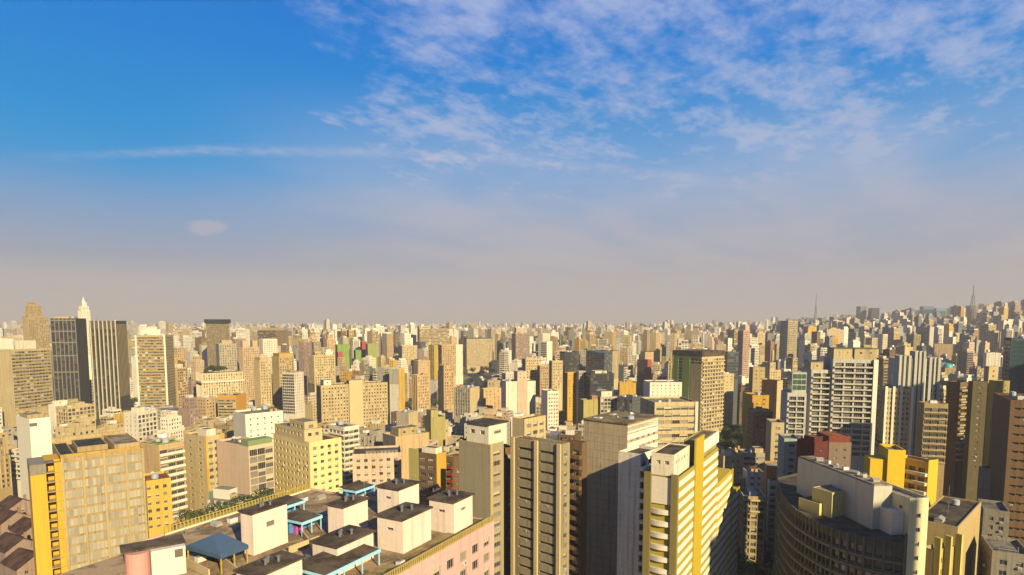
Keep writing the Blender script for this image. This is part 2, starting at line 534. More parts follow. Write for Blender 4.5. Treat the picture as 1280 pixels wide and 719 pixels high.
def roof_items(b, rng, n, x0, x1, y0, y1, z, wallc=None, small=False):
    """water tanks, lift house, vents and aerials set out on free spots of a roof"""
    w, l = x1 - x0, y1 - y0
    if w < 5 or l < 5: return
    k = 0
    slots = [(i, j) for i in range(max(1, int(w / 5))) for j in range(max(1, int(l / 5)))]
    rng.shuffle(slots)
    nx, ny = max(1, int(w / 5)), max(1, int(l / 5))
    for (i, j) in slots[:n]:
        cx, cyy = x0 + (i + .5) * w / nx, y0 + (j + .5) * l / ny
        q = rng.random()
        if q < .10: inst('roof_pipe', PIPE, b.root, (cx, cyy, z), rng.choice((0, math.pi / 2, math.pi)))
        elif q < .18: inst('satellite_dish', DISH, b.root, (cx, cyy, z), rng.random() * 6)
        elif q < .28: inst('roof_hut', HUT, b.root, (cx, cyy, z), rng.choice((0, math.pi / 2)), (rng.uniform(.8, 1.3), rng.uniform(.8, 1.3), rng.uniform(.8, 1.2)))
        elif q < .46: inst('water_tank', TANK, b.root, (cx, cyy, z), 0, (rng.uniform(.8, 1.2),) * 3)
        elif q < .70:
            s_ = rng.uniform(.8, 1.3); inst('rooftop_unit', UNIT, b.root, (cx, cyy, z), rng.choice((0, math.pi / 2)), (s_, s_, s_))
        elif q < .82: inst('skylight', SKYL, b.root, (cx, cyy, z), rng.choice((0, math.pi / 2)))
        else: inst('aerial', AERIAL, b.root, (cx, cyy, z), rng.random() * 3, (1, 1, rng.uniform(.7, 1.5)))


def make_items():
    global TANK, UNIT, SKYL, AERIAL, PIPE, DISH, HUT, WUNIT
    m = MB(); m.tube((-2.2, 0, .35), (2.2, 0, .35), .16, 8); m.tube((2.2, -.1, .35), (2.2, 2.0, .35), .16, 8); m.tube((-2.2, 0, 0), (-2.2, 0, 1.6), .16, 8)
    for x in (-1.5, 0, 1.5): m.box(x - .1, x + .1, -.25, .25, 0, .2)
    PIPE = m.mesh('roof_pipe', [M_METAL])
    m = MB(); m.tube((0, 0, 0), (0, 0, 1.0), .06, 6)
    for k in range(3): m.tube((.12 * k, 0, 1.0 + .1 * k), (.12 * k + .12, 0, 1.1 + .1 * k), .16 + .3 * k, 12, 0, .46 + .3 * k)
    DISH = m.mesh('satellite_dish', [M_AC])
    m = MB(); m.box(-1.6, 1.6, -1.3, 1.3, 0, 2.3, 0); m.quad((-1.8, -1.5, 2.303), (1.8, -1.5, 2.303), (1.8, 1.5, 2.75), (-1.8, 1.5, 2.75), 1); m.box(-.4, .4, -1.33, -1.303, .05, 1.95, 2)
    HUT = m.mesh('roof_hut', [m_wall(C['sand']), m_roof(ROOF['tile']), PANES[0]])
    m = MB(); m.box(-.42, .42, -.5, -.01, -.28, .28, 0); m.box(-.3, .3, -.52, -.503, -.2, .2, 1); WUNIT = m.mesh('air_conditioner', [M_AC, M_METAL])
    m = MB(); m.tube((0, 0, .5), (0, 0, 2.2), 1.25, 14, 0); m.tube((0, 0, 2.2), (0, 0, 2.55), 1.3, 14, 0, .35)
    for a in (-.7, .7):
        for c in (-.7, .7): m.box(a - .1, a + .1, c - .1, c + .1, 0, .5, 1)
    TANK = m.mesh('water_tank', [M_TANK, M_METAL])
    m = MB(); m.box(-1.2, 1.2, -.8, .8, .2, 1.5, 0); m.tube((-.5, 0, 1.5), (-.5, 0, 1.75), .5, 12, 1); m.tube((.6, 0, 1.5), (.6, 0, 1.75), .5, 12, 1)
    m.box(-1.2, -1.0, -.8, .8, 0, .2, 1); m.box(1.0, 1.2, -.8, .8, 0, .2, 1)
    UNIT = m.mesh('rooftop_unit', [M_AC, M_METAL])
    m = MB(); m.box(-1.6, 1.6, -1, 1, 0, .8, 0)
    m.quad((-1.7, -1.1, .8), (1.7, -1.1, .8), (1.7, 0, 1.5), (-1.7, 0, 1.5), 1); m.quad((1.7, 1.1, .8), (-1.7, 1.1, .8), (-1.7, 0, 1.5), (1.7, 0, 1.5), 1)
    m.poly([(-1.7, -1.1, .8), (-1.7, 0, 1.5), (-1.7, 1.1, .8)], 1); m.poly([(1.7, 1.1, .8), (1.7, 0, 1.5), (1.7, -1.1, .8)], 1)
    SKYL = m.mesh('skylight', [m_wall(C['lgrey']), GLASS_GREY])
    m = MB(); m.tube((0, 0, 0), (0, 0, 6.0), .07, 6)
    for z in (3.6, 4.2, 4.8, 5.4): m.tube((-.9 + z * .08, 0, z), (.9 - z * .08, 0, z), .035, 4)
    m.tube((0, 0, 3.0), (1.0, 1.0, 0), .03, 4); m.tube((0, 0, 3.0), (-1.0, .6, 0), .03, 4)
    AERIAL = m.mesh('aerial', [M_METAL])


make_items()


def solve_len(Cx, Cy, dz, vx, vy, px):
    k = (px - 639.5) / F
    return (k * (Cy * CP + dz * SP) - Cx) / (vx - k * vy * CP)


def B(kind, short, label, px, yt, yb, L, Rr, col, z=None, d=None, r=None, a=None, dl=None, dr=None, roof='grey', trim=None, parts=None, items=3,
      cat='building', group=None, parapet=.9, wf=False, back='blank', topz=0.0, seed=None, grime=1.0, pr=None):
    xl, xc, xr = px
    p = at_z(xc, yt, z) if z is not None else at_d(xc, yt, d)
    z1 = p.z + topz
    phi = math.atan2(p.x, p.y)
    if a is None: a = R(r if r is not None else 45) - phi
    else: a = R(a)
    u, v = (math.cos(a), math.sin(a)), (-math.sin(a), math.cos(a))
    dz = CAMZ - z1
    wr = dr if dr else solve_len(p.x, p.y, dz, u[0], u[1], xr)
    wl_ = dl if dl else solve_len(p.x, p.y, dz, v[0], v[1], xl)
    lim = 70
    if not (0 < wr < lim): print('WIDTH r', short, wr); wr = min(max(abs(wr), 6), lim)
    if not (0 < wl_ < lim): print('WIDTH l', short, wl_); wl_ = min(max(abs(wl_), 6), lim)
    if wr < 3 and not dr: wr = max(wr, 3)
    z0 = ground_z(p.x, p.y)
    b = Bd(); b.root = empty(kind, (p.x, p.y, z0 - .0), a); b.C = p; b.a = a; b.u = u; b.v = v; b.wr, b.wl = wr, wl_; b.z0 = z0; b.h = z1 - z0; b.short = short
    b.z1 = z1
    rng = random.Random(seed or hash(short) % 9999 if seed else sum(map(ord, short)) * 7 + len(label)); b.rng = rng
    tag(b.root, label, cat, group)
    dist = p.y
    parts = (dist < 330) if parts is None else parts
    zv = at_d(xc, yb if yb else 719, p.y).z - z0 - 7
    b.zv = zv
    cm = m_wall(C[col] if isinstance(col, str) else col, grime)
    tr = m_wall(C[trim]) if isinstance(trim, str) else cm
    b.mats = [cm, tr] + PANES
    b.poly = [(0, 0), (wr, 0), (wr, wl_), (0, wl_)]
    st = lambda q: STY[q] if isinstance(q, str) else q
    b.st = [st(Rr), st(back), st(back), st(L)]
    b.wall, b.info = shell(b.root, b.poly, -2.0 if z0 > 1 else 0.0, b.h, b.st, b.mats, rng, zv, parts, m_roof(ROOF[roof]), parapet, wf=wf)
    wp = [(p.x + u[0] * q[0] + v[0] * q[1], p.y + u[1] * q[0] + v[1] * q[1]) for q in b.poly]
    b.world = wp
    OCC.update(occ_cells(wp, 3.0))
    pr_ = [proj((*q, z1)) for q in wp]
    HERO.append((min(xl, xc), xr, min(q[1] for q in pr_), yb if yb else 730, min(q[1] for q in wp), short, b.root))
    if items: roof_items(b, rng, items, 1.2, wr - 1.2, 1.2, wl_ - 1.2, b.h - parapet)
    return b


def tier(b, fx0, fx1, fy0, fy1, h, col=None, style='small', roof='grey', name='penthouse', zb=None, cap=0.0, parts=False, parapet=.3, items=0, trim=None):
    """a smaller block standing on the roof of b, given in fractions of its footprint"""
    x0, x1, y0, y1 = fx0 * b.wr, fx1 * b.wr, fy0 * b.wl, fy1 * b.wl
    zb = b.h - .92 if zb is None else zb
    t = empty(name, (x0, y0, zb)); t.parent = b.root
    poly = [(0, 0), (x1 - x0, 0), (x1 - x0, y1 - y0), (0, y1 - y0)]
    s_ = dict(STY[style]) if isinstance(style, str) else style
    if s_['kind'] != 'blank': s_ = dict(s_, top=min(s_['top'], .8))
    mats = [m_wall(C[col] if isinstance(col, str) else col) if col else b.mats[0], m_wall(C[trim]) if trim else b.mats[1]] + PANES
    shell(t, poly, 0, h, [s_] * 4, mats, b.rng, 0, parts, m_roof(ROOF[roof]), parapet)
    if cap:
        m = MB(); m.box(-cap, x1 - x0 + cap, -cap, y1 - y0 + cap, h + .003, h + .35); m.build('roof_slab', [m_roof(ROOF[roof])], t)
    b.top = zb + h
    return t


def slab_cap(b, over=.8, h=.6, roof='brown', name='roof_slab', mat=None):
    m = MB(); m.box(-over, b.wr + over, -over, b.wl + over, b.h + .004, b.h + h)
    m.build(name, [mat or m_roof(ROOF[roof])], b.root)


def patch(b, side, s0, s1, z0, z1, out, mat, name, depth=None):
    """a panel standing `out` proud of one face. side 'r' or 'l'; s along the face from the near corner, z measured down from the roof"""
    m = MB()
    if side == 'r': m.box(s0, s1, -out, -.004 if depth is None else -out + depth, b.h - z1, b.h - z0)
    else: m.box(-out, -.004 if depth is None else -out + depth, s0, s1, b.h - z1, b.h - z0)
    return m.build(name, [mat], b.root)


def sx(b, px, side='r'):
    """distance along a face at which it shows at picture column px"""
    e = b.u if side == 'r' else b.v
    return solve_len(b.C.x, b.C.y, CAMZ - b.z1, e[0], e[1], px)


def zdown(b, px, py, side='r'):
    """metres below the roof edge at picture point px, py of a face"""
    s_ = sx(b, px, side); e = b.u if side == 'r' else b.v
    y = b.C.y + e[1] * s_
    return b.z1 - at_d(px, py, y).z


def spire(b, x, y, z, h, r, col, name='spire', n=8):
    m = MB(); m.tube((x, y, z), (x, y, z + h), r, n, 0, .12); m.build(name, [m_wall(C[col]) if isinstance(col, str) else col], b.root)


def balconies(b, i, depth=1.2, ph=1.0, col='white', frac=.8, name='balcony', cap=60):
    got = b.info.get(i)
    if not got: return
    t, n, nc, cw, mg, rows = got
    w = cw * frac; m = MB()
    m.box(-w / 2, w / 2, -depth, -.01, 0, .14); m.box(-w / 2, w / 2, -depth, -depth + .1, .14, ph)
    m.box(-w / 2, -w / 2 + .1, -depth + .1, -.01, .14, ph); m.box(w / 2 - .1, w / 2, -depth + .1, -.01, .14, ph)
    me = m.mesh(name, [m_wall(C[col])])
    p0 = b.poly[i]; k = 0
    for z in rows:
        for c in range(nc):
            if k >= cap: return
            s_ = mg + (c + .5) * cw
            inst(name, me, b.root, (p0[0] + t[0] * s_, p0[1] + t[1] * s_, z), math.atan2(t[1], t[0])); k += 1
# ------------------------------------------------------------------ named buildings, far ones on the skyline first
AB, OT, HS = 'apartment_building', 'office_tower', 'low_building'

# --- left skyline
b = B(OT, 'white slab', 'cream slab with bright blank end and dark rooftop louvre beside the dark glass tower', (-14, 13, 62), 437, 506, 'blank', 'bands', 'cream', d=560, r=35, roof='pale', trim='sand', dl=20)
tier(b, .0, .12, .1, .9, 11, 'bright', 'blank', name='stair_tower'); tier(b, .14, .72, .2, .8, 8.5, 'white', 'blank', name='lift_house')
b = B(OT, 'stepped tan tower', 'stepped tan tower with setback top on the skyline beside the dark glass tower', (27, 34, 60), 396, 436, 'bays', 'bays', 'tan', d=1000, r=22, trim='sand')
tier(b, .12, .75, .15, .85, 19, 'tan', 'bays', name='upper_tier'); tier(b, .16, .5, .3, .7, 25, 'tan', 'bays', name='upper_tier')
b = B(OT, 'spired white tower', 'slim white tower tapering in steps to a spire and flagpole', (99, 101, 112), 388, 440, 'bays', 'bays', 'bright', d=1150, r=15, dl=20, trim='white')
tier(b, .1, .9, .1, .9, 9, 'bright', 'bays', name='upper_tier'); tier(b, .25, .75, .25, .75, 17, 'bright', 'blank', name='upper_tier')
spire(b, b.wr / 2, b.wl / 2, b.h + 15, 11, 3, 'bright'); spire(b, b.wr / 2, b.wl / 2, b.h + 24, 14, .35, M_METAL, 'flagpole')
b = B(OT, 'dark glass tower', 'dark glass tower with pale grid lines and plain dark end wall', (62, 94, 107), 398, 500, STY['dark'] | dict(cw=3.5, fin=(.3, .3)), 'blank', 'dark', d=600, r=66, trim='slate', roof='black')
tier(b, .1, .9, .3, .9, 2.5, 'sand', 'blank', name='lift_house')
for k in range(7): patch(b, 'l', b.wl * k / 6.2 - .0, b.wl * k / 6.2 + .55, .0, 90, .85, m_plain((.17, .155, .12), .7), 'grid_line')
for zz in (1.5, 12, 23, 36, 52): patch(b, 'l', .02, b.wl - .02, zz, zz + 1.1, .6, m_plain((.15, .14, .11), .7), 'grid_line')
b = B(OT, 'white finned tower', 'dark tower striped with tall white vertical fins and tan end wall', (111, 145, 157), 401, 506, STY['finswide'], 'bays', 'dark', d=560, r=68, trim='dark', roof='black')
for k in range(7): patch(b, 'l', b.wl * (k + .06) / 6.5, b.wl * (k + .06) / 6.5 + .8, .0, 90, 1.5, m_plain((.42, .37, .25), .7), 'vertical_fin')
patch(b, 'l', 0, b.wl, .02, 8, .95, m_plain((.05, .045, .04), .7), 'crown_band'); patch(b, 'r', 0, b.wr, 3, 70, .12, m_wall(C['sand']), 'end_wall')
b = B(OT, 'banded tower', 'tan tower with thin horizontal bands between pale corner piers and a black side', (168, 206, 216), 419, 503, 'bands', 'dark', 'sand', d=650, r=70, trim='tan', roof='pale')
patch(b, 'l', 0, 1.8, 0, 75, .6, m_wall(C['bright']), 'corner_pier'); patch(b, 'l', b.wl - 1.8, b.wl, 0, 75, .6, m_wall(C['bright']), 'corner_pier')
tier(b, .15, .85, .2, .85, 7, 'bright', 'blank'); tier(b, .3, .7, .35, .65, 10, 'white', 'blank')
b = B(OT, 'black capped tower', 'tall grey tower wearing a wide black cap on the skyline', (257, 272, 286), 404, 458, 'bays', 'bays', 'tan', d=880, r=52, trim='grey', roof='black')
slab_cap(b, 1.6, 5.5, 'black', 'roof_cap')
b = B(OT, 'framed square block', 'pale framed block standing in front of the black capped tower', (270, 273, 295), 430, 470, 'blank', 'bays', 'lgrey', d=760, r=12, dl=18, trim='cream', roof='pale')
tier(b, .2, .8, .2, .8, 5, 'sand', 'blank')
b = B(AB, 'roof garden block', 'broad cream block with trees on its roof and a projecting cornice', (243, 252, 303), 467, 496, 'bays', 'bays', 'cream', z=58, r=14, dl=26, trim='white', roof='grey')
patch(b, 'r', -1, b.wr + 1, 9, 11, 1.3, m_wall(C['white']), 'cornice'); patch(b, 'l', -1, b.wl + 1, 9.003, 11.003, 1.3, m_wall(C['white']), 'cornice'); GARDEN = b
b = B(HS, 'orange flank building', 'low dark roofed building with a bright orange flank wall', (271, 294, 307), 494, 524, 'ribbon', 'blank', 'sand', z=40, r=60, roof='black', parts=False)
patch(b, 'r', 0, b.wr, .0, 30, .15, m_plain((.46, .23, .03), .7), 'orange_wall'); patch(b, 'l', 0, b.wl, 0, 4, .3, m_plain((.46, .23, .03), .7), 'orange_parapet')
b = B(AB, 'pink twin turret', 'salmon pink tower ending in two rooftop turrets', (298, 303, 323), 434, 504, 'bays', 'bays', 'peach', z=82, r=20, trim='pale_pink', roof='tan')
tier(b, .05, .35, .2, .8, 9, 'pale_pink', 'blank', name='turret'); tier(b, .66, .97, .2, .8, 9, 'peach', 'blank', name='turret')
b = B(OT, 'dark brown slab', 'wide dull brown slab with raised middle on the hazy skyline', (321, 344, 360), 413, 440, 'ribbon', 'bays', 'brown', d=1250, r=55, roof='brown', trim='tan', grime=.6)
tier(b, .1, .9, .2, .8, 6, 'sand', 'blank')
b = B(AB, 'thin white slab', 'thin white slab with darker rear beside the dull brown slab', (325, 328, 346), 424, 450, 'blank', 'bays', 'bright', d=900, r=25, dl=14)
b = B(AB, 'yellow crowned block', 'beige block crowned by a bright yellow rooftop storey', (343, 348, 367), 446, 506, 'bays', 'bays', 'sand', z=76, r=22, dl=20)
tier(b, .05, .95, .05, .95, 4.5, 'gold', 'blank', name='yellow_storey', roof='tan')
b = B(AB, 'round topped block', 'cream block with rounded yellow top beside the salmon pink tower', (321, 324, 338), 450, 506, 'bays', 'bays', 'cream', z=74, r=25, dl=15)
tier(b, .1, .9, .1, .9, 3.5, 'cream', 'small'); m = MB(); m.tube((b.wr / 2, b.wl / 2, b.h + 2), (b.wr / 2, b.wl / 2, b.h + 6), b.wr * .4, 14, 0, b.wr * .15); m.build('dome', [m_wall(C['cream'])], b.root)
b = B(OT, 'dark sided block', 'block with one dark glass face and one white face', (352, 367, 379), 466, 512, 'dark', 'grime', 'white', z=62, r=52, roof='grey', trim='slate')
b = B(AB, 'rusty topped tower', 'slim beige tower with reddish upper storeys', (372, 379, 389), 428, 470, 'bays', 'bays', 'mauve', d=900, r=50, roof='brown'); tier(b, .1, .75, .2, .8, 5, 'sand', 'blank')
b = B(AB, 'wide cream pair', 'wide cream tower pair behind the long bayed block', (386, 392, 418), 444, 476, 'bays', 'bays', 'cream', z=76, r=20, dl=20); tier(b, .1, .4, .2, .7, 5, 'cream', 'small'); tier(b, .6, .9, .2, .7, 3, 'white', 'blank')
b = B(AB, 'long bayed block', 'long cream apartment block with regular vertical bays and raised middle', (387, 401, 484), 482, 528, 'bays', 'bays', 'cream', z=60, r=13, dl=18, trim='sand', roof='tan', items=6)
tier(b, .42, .62, -.02, .6, 4.5, 'cream', 'bays', name='raised_centre'); patch(b, 'r', b.wr * .40, b.wr * .60, -3, 60, 1.6, m_wall(C['cream'], .6), 'centre_bay')
tier(b, .05, .16, .2, .9, 5, 'white', 'small')
for q, (x0, x1, yt, cc) in enumerate(((421, 436, 431, (.15, .25, .05)), (452, 458, 427, (.32, .05, .05)), (459, 471, 430, (.24, .28, .09)), (444, 451, 438, (.15, .24, .06)), (422, 428, 440, (.32, .06, .07)))):
    nm = ('lime painted block with curved top', 'crimson painted slim block', 'pale lime block beside the crimson block', 'small lime annex in front of the crimson block', 'small scarlet box below the lime painted block')[q]
    b = B(HS, nm[:20], nm, (x0 - 1, x0, x1), yt, 447, 'blank', 'blank', cc, d=1050 - q * 30, r=15, dl=12, parts=False, items=0)
# --- middle skyline
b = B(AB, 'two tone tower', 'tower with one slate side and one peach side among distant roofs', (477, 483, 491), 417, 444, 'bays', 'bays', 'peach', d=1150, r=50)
patch(b, 'l', 0, b.wl, .0, 70, .15, m_plain(C['slate'], .7), 'slate_shade_side')  # slate panel paints the shade of this side into its colour
b = B(OT, 'broad tan office', 'broad tan office block with long rows of windows on the skyline', (519, 524, 561), 411, 434, 'blank', 'ribbon', 'sand', d=1300, r=16, dl=18); tier(b, .0, .35, .1, .9, 6, 'cream', 'ribbon')
b = B(AB, 'olive slim tower', 'slim olive tower with a bright yellow edge', (535, 542, 546), 431, 475, 'bays', 'blank', 'olive', z=82, r=62, trim='olive', roof='olive')
patch(b, 'r', 0, b.wr, 0, 75, .12, m_plain((.42, .31, .05), .7), 'painted_sunlit_edge')  # sunlit face of the tower, painted yellow over the darker olive
b = B(AB, 'peach tower', 'peach tower with white ribbed side strip behind the slim cream tower', (549, 552, 578), 431, 466, 'bays', 'bays', 'peach', z=82, r=18, dl=18); patch(b, 'r', b.wr * .65, b.wr, .003, 60, .15, m_wall(C['white']), 'side_strip')
b = B(AB, 'paired cream towers', 'cream towers joined under a long dark flat roof beyond the park trees', (580, 583, 615), 424, 456, 'bays', 'bays', 'cream', d=1380, r=18, dl=16); tier(b, .0, 1.0, .1, .9, 4, 'slate', 'blank', name='roof_storey', roof='black')
b = B(AB, 'slim cream tower', 'slim cream stepped tower beside the long grey ribbed block', (550, 554, 567), 464, 514, 'blank', 'bays', 'peach', z=66, r=25, dl=14); tier(b, .1, .8, .1, .9, 7, 'peach', 'bays', name='upper_tier')
b = B(AB, 'grey ribbed block', 'grey ribbed block with a cream end, joined to the slim cream tower', (567, 587, 598), 485, 512, 'bays', 'blank', 'lgrey', z=57, r=58, trim='grey', dr=16)
patch(b, 'r', 0, b.wr, 0, 50, .12, m_wall(C['cream']), 'cream_end')
b = B(AB, 'white grey tower', 'tall narrow tower, grey above and white below, with a yellow side', (486, 498, 505), 461, 512, 'blank', 'small', 'white', z=68, r=58)
patch(b, 'l', .0, b.wl, 0, 16, .12, m_wall(C['lgrey']), 'grey_wall'); patch(b, 'r', 0, b.wr, 0, 60, .12, m_wall(C['yellow']), 'yellow_side')
b = B(AB, 'terracotta block', 'terracotta tan block with stepped rear beside the park trees', (514, 521, 536), 469, 508, 'bays', 'bays', 'peach', z=62, r=35, roof='brown')
b = B(AB, 'orange step block', 'orange tan block rising behind the terracotta tan block', (516, 522, 537), 451, 470, 'blank', 'small', 'peach', z=72, r=30)
b = B(AB, 'cream wide slab', 'wide cream slab with stepped roofline among distant roofs', (498, 502, 521), 432, 458, 'blank', 'bays', 'cream', d=1050, r=20, dl=20)
b = B(HS, 'grey box', 'plain windowless grey box with cream end on a low roof', (495, 510, 522), 516, 536, 'blank', 'blank', 'lgrey', z=45, r=55); patch(b, 'r', 0, b.wr, 0, 25, .12, m_wall(C['cream']), 'cream_end')
b = B(HS, 'chimney block', 'khaki windowless block with a tall stepped chimney shaft', (534, 538, 556), 522, 552, 'blank', 'blank', 'khaki', z=42, r=25, dl=14); tier(b, .12, .6, .2, .8, 6, 'khaki', 'blank', name='shaft')
b = B(AB, 'brick red tower', 'tower with brick red front, dark side and white rear', (639, 644, 661), 417, 450, 'dark', 'bays', 'mauve', d=950, r=35, trim='mauve'); tier(b, .2, 1, .5, 1, 10, 'white', 'bays', name='rear_tower')
b = B(AB, 'white edged tower', 'tower with a black side and bright white face behind the yellow block', (675, 683, 690), 427, 448, 'dark', 'blank', 'bright', d=1000, r=55)
b = B(OT, 'black slab tower', 'black slab tower behind the golden yellow block', (702, 706, 723), 440, 464, 'dark', 'dark', 'dark', z=78, r=25, roof='black', dl=16)
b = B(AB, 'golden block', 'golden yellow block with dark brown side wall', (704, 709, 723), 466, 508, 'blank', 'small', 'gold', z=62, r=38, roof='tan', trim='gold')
patch(b, 'l', 0, b.wl, .0, 60, .12, m_wall(C['brown']), 'brown_shade_side')  # shade on the side face, painted on as a brown panel
b = B(AB, 'grey ribbed tower', 'grey tower with white edge behind the golden yellow block', (720, 723, 732), 464, 500, 'small', 'bays', 'lgrey', z=64, r=30)
b = B(OT, 'blue striped tower', 'dark tower with a blue roof stripe and cream end', (732, 755, 773), 439, 470, 'dark', 'bays', 'slate', z=80, r=52, roof='black', trim='slate')
patch(b, 'r', b.wr * .55, b.wr, .5, 60, .15, m_wall(C['cream']), 'cream_end'); patch(b, 'l', b.wl * -.0, b.wl * .5, -.5, 2.2, .2, M_BLUE, 'blue_stripe')
b = B(OT, 'low black block', 'squat black glass block with white parapet below the blue striped tower', (734, 738, 767), 467, 496, 'dark', 'dark', 'dark', z=63, r=20, roof='pale', dl=20); tier(b, .25, .75, .2, .8, 3, 'white', 'blank')
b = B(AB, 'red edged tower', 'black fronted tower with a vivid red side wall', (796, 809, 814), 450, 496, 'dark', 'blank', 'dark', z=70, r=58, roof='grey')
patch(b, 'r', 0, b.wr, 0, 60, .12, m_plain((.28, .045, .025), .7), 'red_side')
b = B(AB, 'white panelled tower', 'white panelled tower with a tan centre strip and stepped top', (629, 632, 669), 477, 518, 'blank', 'blank', 'white', z=66, r=14, dl=16, roof='tan')
patch(b, 'r', b.wr * .38, b.wr * .72, -.05, 45, .4, m_wall(C['pale_pink']), 'centre_strip'); tier(b, .4, .72, .1, .8, 9, 'pale_pink', 'small', name='stair_tower')
b = B(AB, 'slim windowed white tower', 'slim white tower with many small windows beside the concrete penthouse block', (681, 684, 698), 489, 536, 'blank', 'dense', 'white', z=60, r=22, dl=14, parts=True)
b = B(AB, 'lemon tower', 'pale lemon tower group behind the white panelled tower', (652, 657, 676), 448, 476, 'bays', 'bays', 'cream', z=75, r=30)
b = B(AB, 'tan cuboid tower', 'tan cuboid tower between the lemon towers and the golden yellow block', (671, 675, 688), 457, 494, 'bays', 'bays', 'peach', z=68, r=30)
b = B(AB, 'white ribbed tower', 'cream ribbed tower with a flat top next to the golden yellow block', (686, 690, 703), 451, 480, 'bays', 'bays', 'cream', z=76, r=25)
b = B(AB, 'pale round block', 'pale low domed building before the park trees', (627, 632, 648), 466, 484, 'bays', 'bays', 'white', z=50, r=30)
b = B(AB, 'small tan block', 'tan block with dark roof above the park trees', (600, 604, 626), 486, 516, 'small', 'small', 'peach', z=52, r=30)
b = B(OT, 'dark glass low block', 'low dark teal glass block on the cream terrace', (771, 790, 802), 497, 520, 'glass', 'grime', 'slate', z=55, r=62, roof='brown')
b = B(AB, 'cream cube rooftop', 'cream grey terraced block with little roof rooms', (745, 750, 772), 496, 524, 'small', 'grid', 'lgrey', z=54, r=22, dl=18, roof='pale'); tier(b, .1, .7, .1, .8, 5, 'white', 'small')
b = B(HS, 'olive low block', 'olive cream block with an orange rooftop shelter', (724, 729, 747), 500, 524, 'small', 'blank', 'khaki', z=52, r=25); tier(b, .6, 1.0, .1, .7, 4, 'rust', 'blank', name='orange_shelter')
b = B(HS, 'peach long roof', 'long peach building in the middle distance behind the red sided tower', (800, 806, 823), 440, 462, 'small', 'small', 'peach', d=1150, r=18)
# --- right-middle
b = B(AB, 'green striped tower', 'cream balconied tower with lime green stripes down its dark side', (841, 877, 905), 446, 534, STY['dark'] | dict(cw=4), STY['balc'] | dict(fh=3.6, wh=2.5), 'cream', z=83, r=54, roof='brown', trim='cream', parts=None)
slab_cap(b, .6, 5, 'brown', 'roof_storey')
for f0, f1, h in ((.80, .98, 100), (.40, .66, 100)): patch(b, 'l', b.wl * f0, b.wl * f1, -.5, h, .5, m_plain((.13, .22, .025), .7), 'green_stripe')
patch(b, 'l', 0, b.wl * .38, 8, 110, .3, m_wall(C['sand']), 'cream_panel')
b = B(AB, 'yellow cream rear', 'yellowish slab peeping out behind the lime striped tower', (900, 905, 917), 467, 520, 'blank', 'small', 'cream', z=64, r=25, dl=14)
b = B(AB, 'pink needle tower', 'tall pink needle tower above the slate blue box', (922, 929, 937), 413, 474, 'bays', 'bays', 'pale_pink', d=900, r=48, trim='pink')
b = B(OT, 'slate box', 'slate blue box beside the pink needle tower', (904, 909, 923), 440, 468, 'dark', 'dark', 'slate', z=84, r=30, roof='black')
b = B(HS, 'white ramp building', 'white flat roofed building with a sloping ramp and two small windows', (806, 812, 852), 478, 500, 'blank', 'small', 'bright', z=60, r=16, dl=22, parts=False, roof='tan')
b = B(OT, 'glass banded block', 'cream block with wide glazed bands between pale floors', (800, 818, 872), 503, 562, 'small', STY['wide'] | dict(cw=4.6, f=.94, wh=1.9, pw=(1, 4, 4, 3), fh=3.6), 'cream', z=74, r=20, roof='tan', trim='white', parts=True)
patch(b, 'r', b.wr - 1.6, b.wr, 0, 30, .5, m_wall(C['white']), 'end_frame')
b = B(HS, 'yellow shed', 'mustard yellow rooftop building above the brown brick block', (936, 940, 961), 494, 510, 'blank', 'small', 'gold', z=66, r=20, dl=16, parts=False)
b = B(AB, 'brown brick block', 'brown brick block with small square windows under the mustard rooftop building', (936, 941, 966), 514, 566, 'win', 'win', 'rust', z=60, r=14, dl=14, parts=True, roof='pale')
b = B(AB, 'chocolate tower', 'chocolate brown tower with a cream flank', (952, 971, 978), 476, 514, 'blank', 'blank', 'brown', z=74, r=62); patch(b, 'r', 0, b.wr, 0, 60, .12, m_wall(C['cream']), 'cream_flank')
b = B(AB, 'beige old block', 'beige block with worn side wall behind the chocolate brown tower', (936, 941, 956), 459, 494, 'blank', 'small', 'sand', z=80, r=25)
b = B(AB, 'tall cream pair', 'tall pair of grey and cream towers against the ridge', (975, 985, 997), 401, 449, 'bays', 'bays', 'cream', d=1000, r=48, trim='lgrey')
patch(b, 'l', 0, b.wl, 0, 70, .12, m_wall(C['lgrey']), 'grey_side')
b = B(AB, 'stepped white balcony tower', 'white balconied tower stepping down to a lower front part, green glass storeys above', (1008, 1014, 1040), 462, 560, 'blank', 'balcbay', 'cool', z=89, r=14, dl=18, roof='pale', parts=True, wf=True)
balconies(b, 0, .9, .8, 'cool', 1.0); tier(b, .0, .6, .1, .9, 5, 'cream', 'small', cap=.3)
b = B(AB, 'lower white balcony block', 'lower white balconied block joined to the stepping tower', (980, 984, 1008), 491, 560, 'blank', 'balcbay', 'cool', z=77, r=14, dl=14, roof='pale', parts=True, wf=True)
balconies(b, 0, .9, .8, 'cool', 1.0); t_ = tier(b, .25, 1.0, .1, .8, 12, 'cool', 'glass', name='green_glass_storeys')
for ch in t_.children:
    if len(ch.data.materials) > 5:
        for q_ in range(2, 6): ch.data.materials[q_] = m_glass((.02, .075, .05) if q_ % 2 else (.03, .055, .045))
b = B(AB, 'big white balcony tower', 'broad white tower covered in balconies with two cream roof rooms', (1036, 1041, 1097), 449, 560, 'blank', 'balcbay', 'cool', z=95, r=14, dl=20, roof='pale', parts=True, wf=True)
balconies(b, 0, .9, .8, 'cool', 1.0, cap=100); tier(b, .03, .45, .1, .8, 6.5, 'cream', 'small', cap=.2); tier(b, .5, 1.0, .1, .8, 6.5, 'cream', 'small', cap=.2)
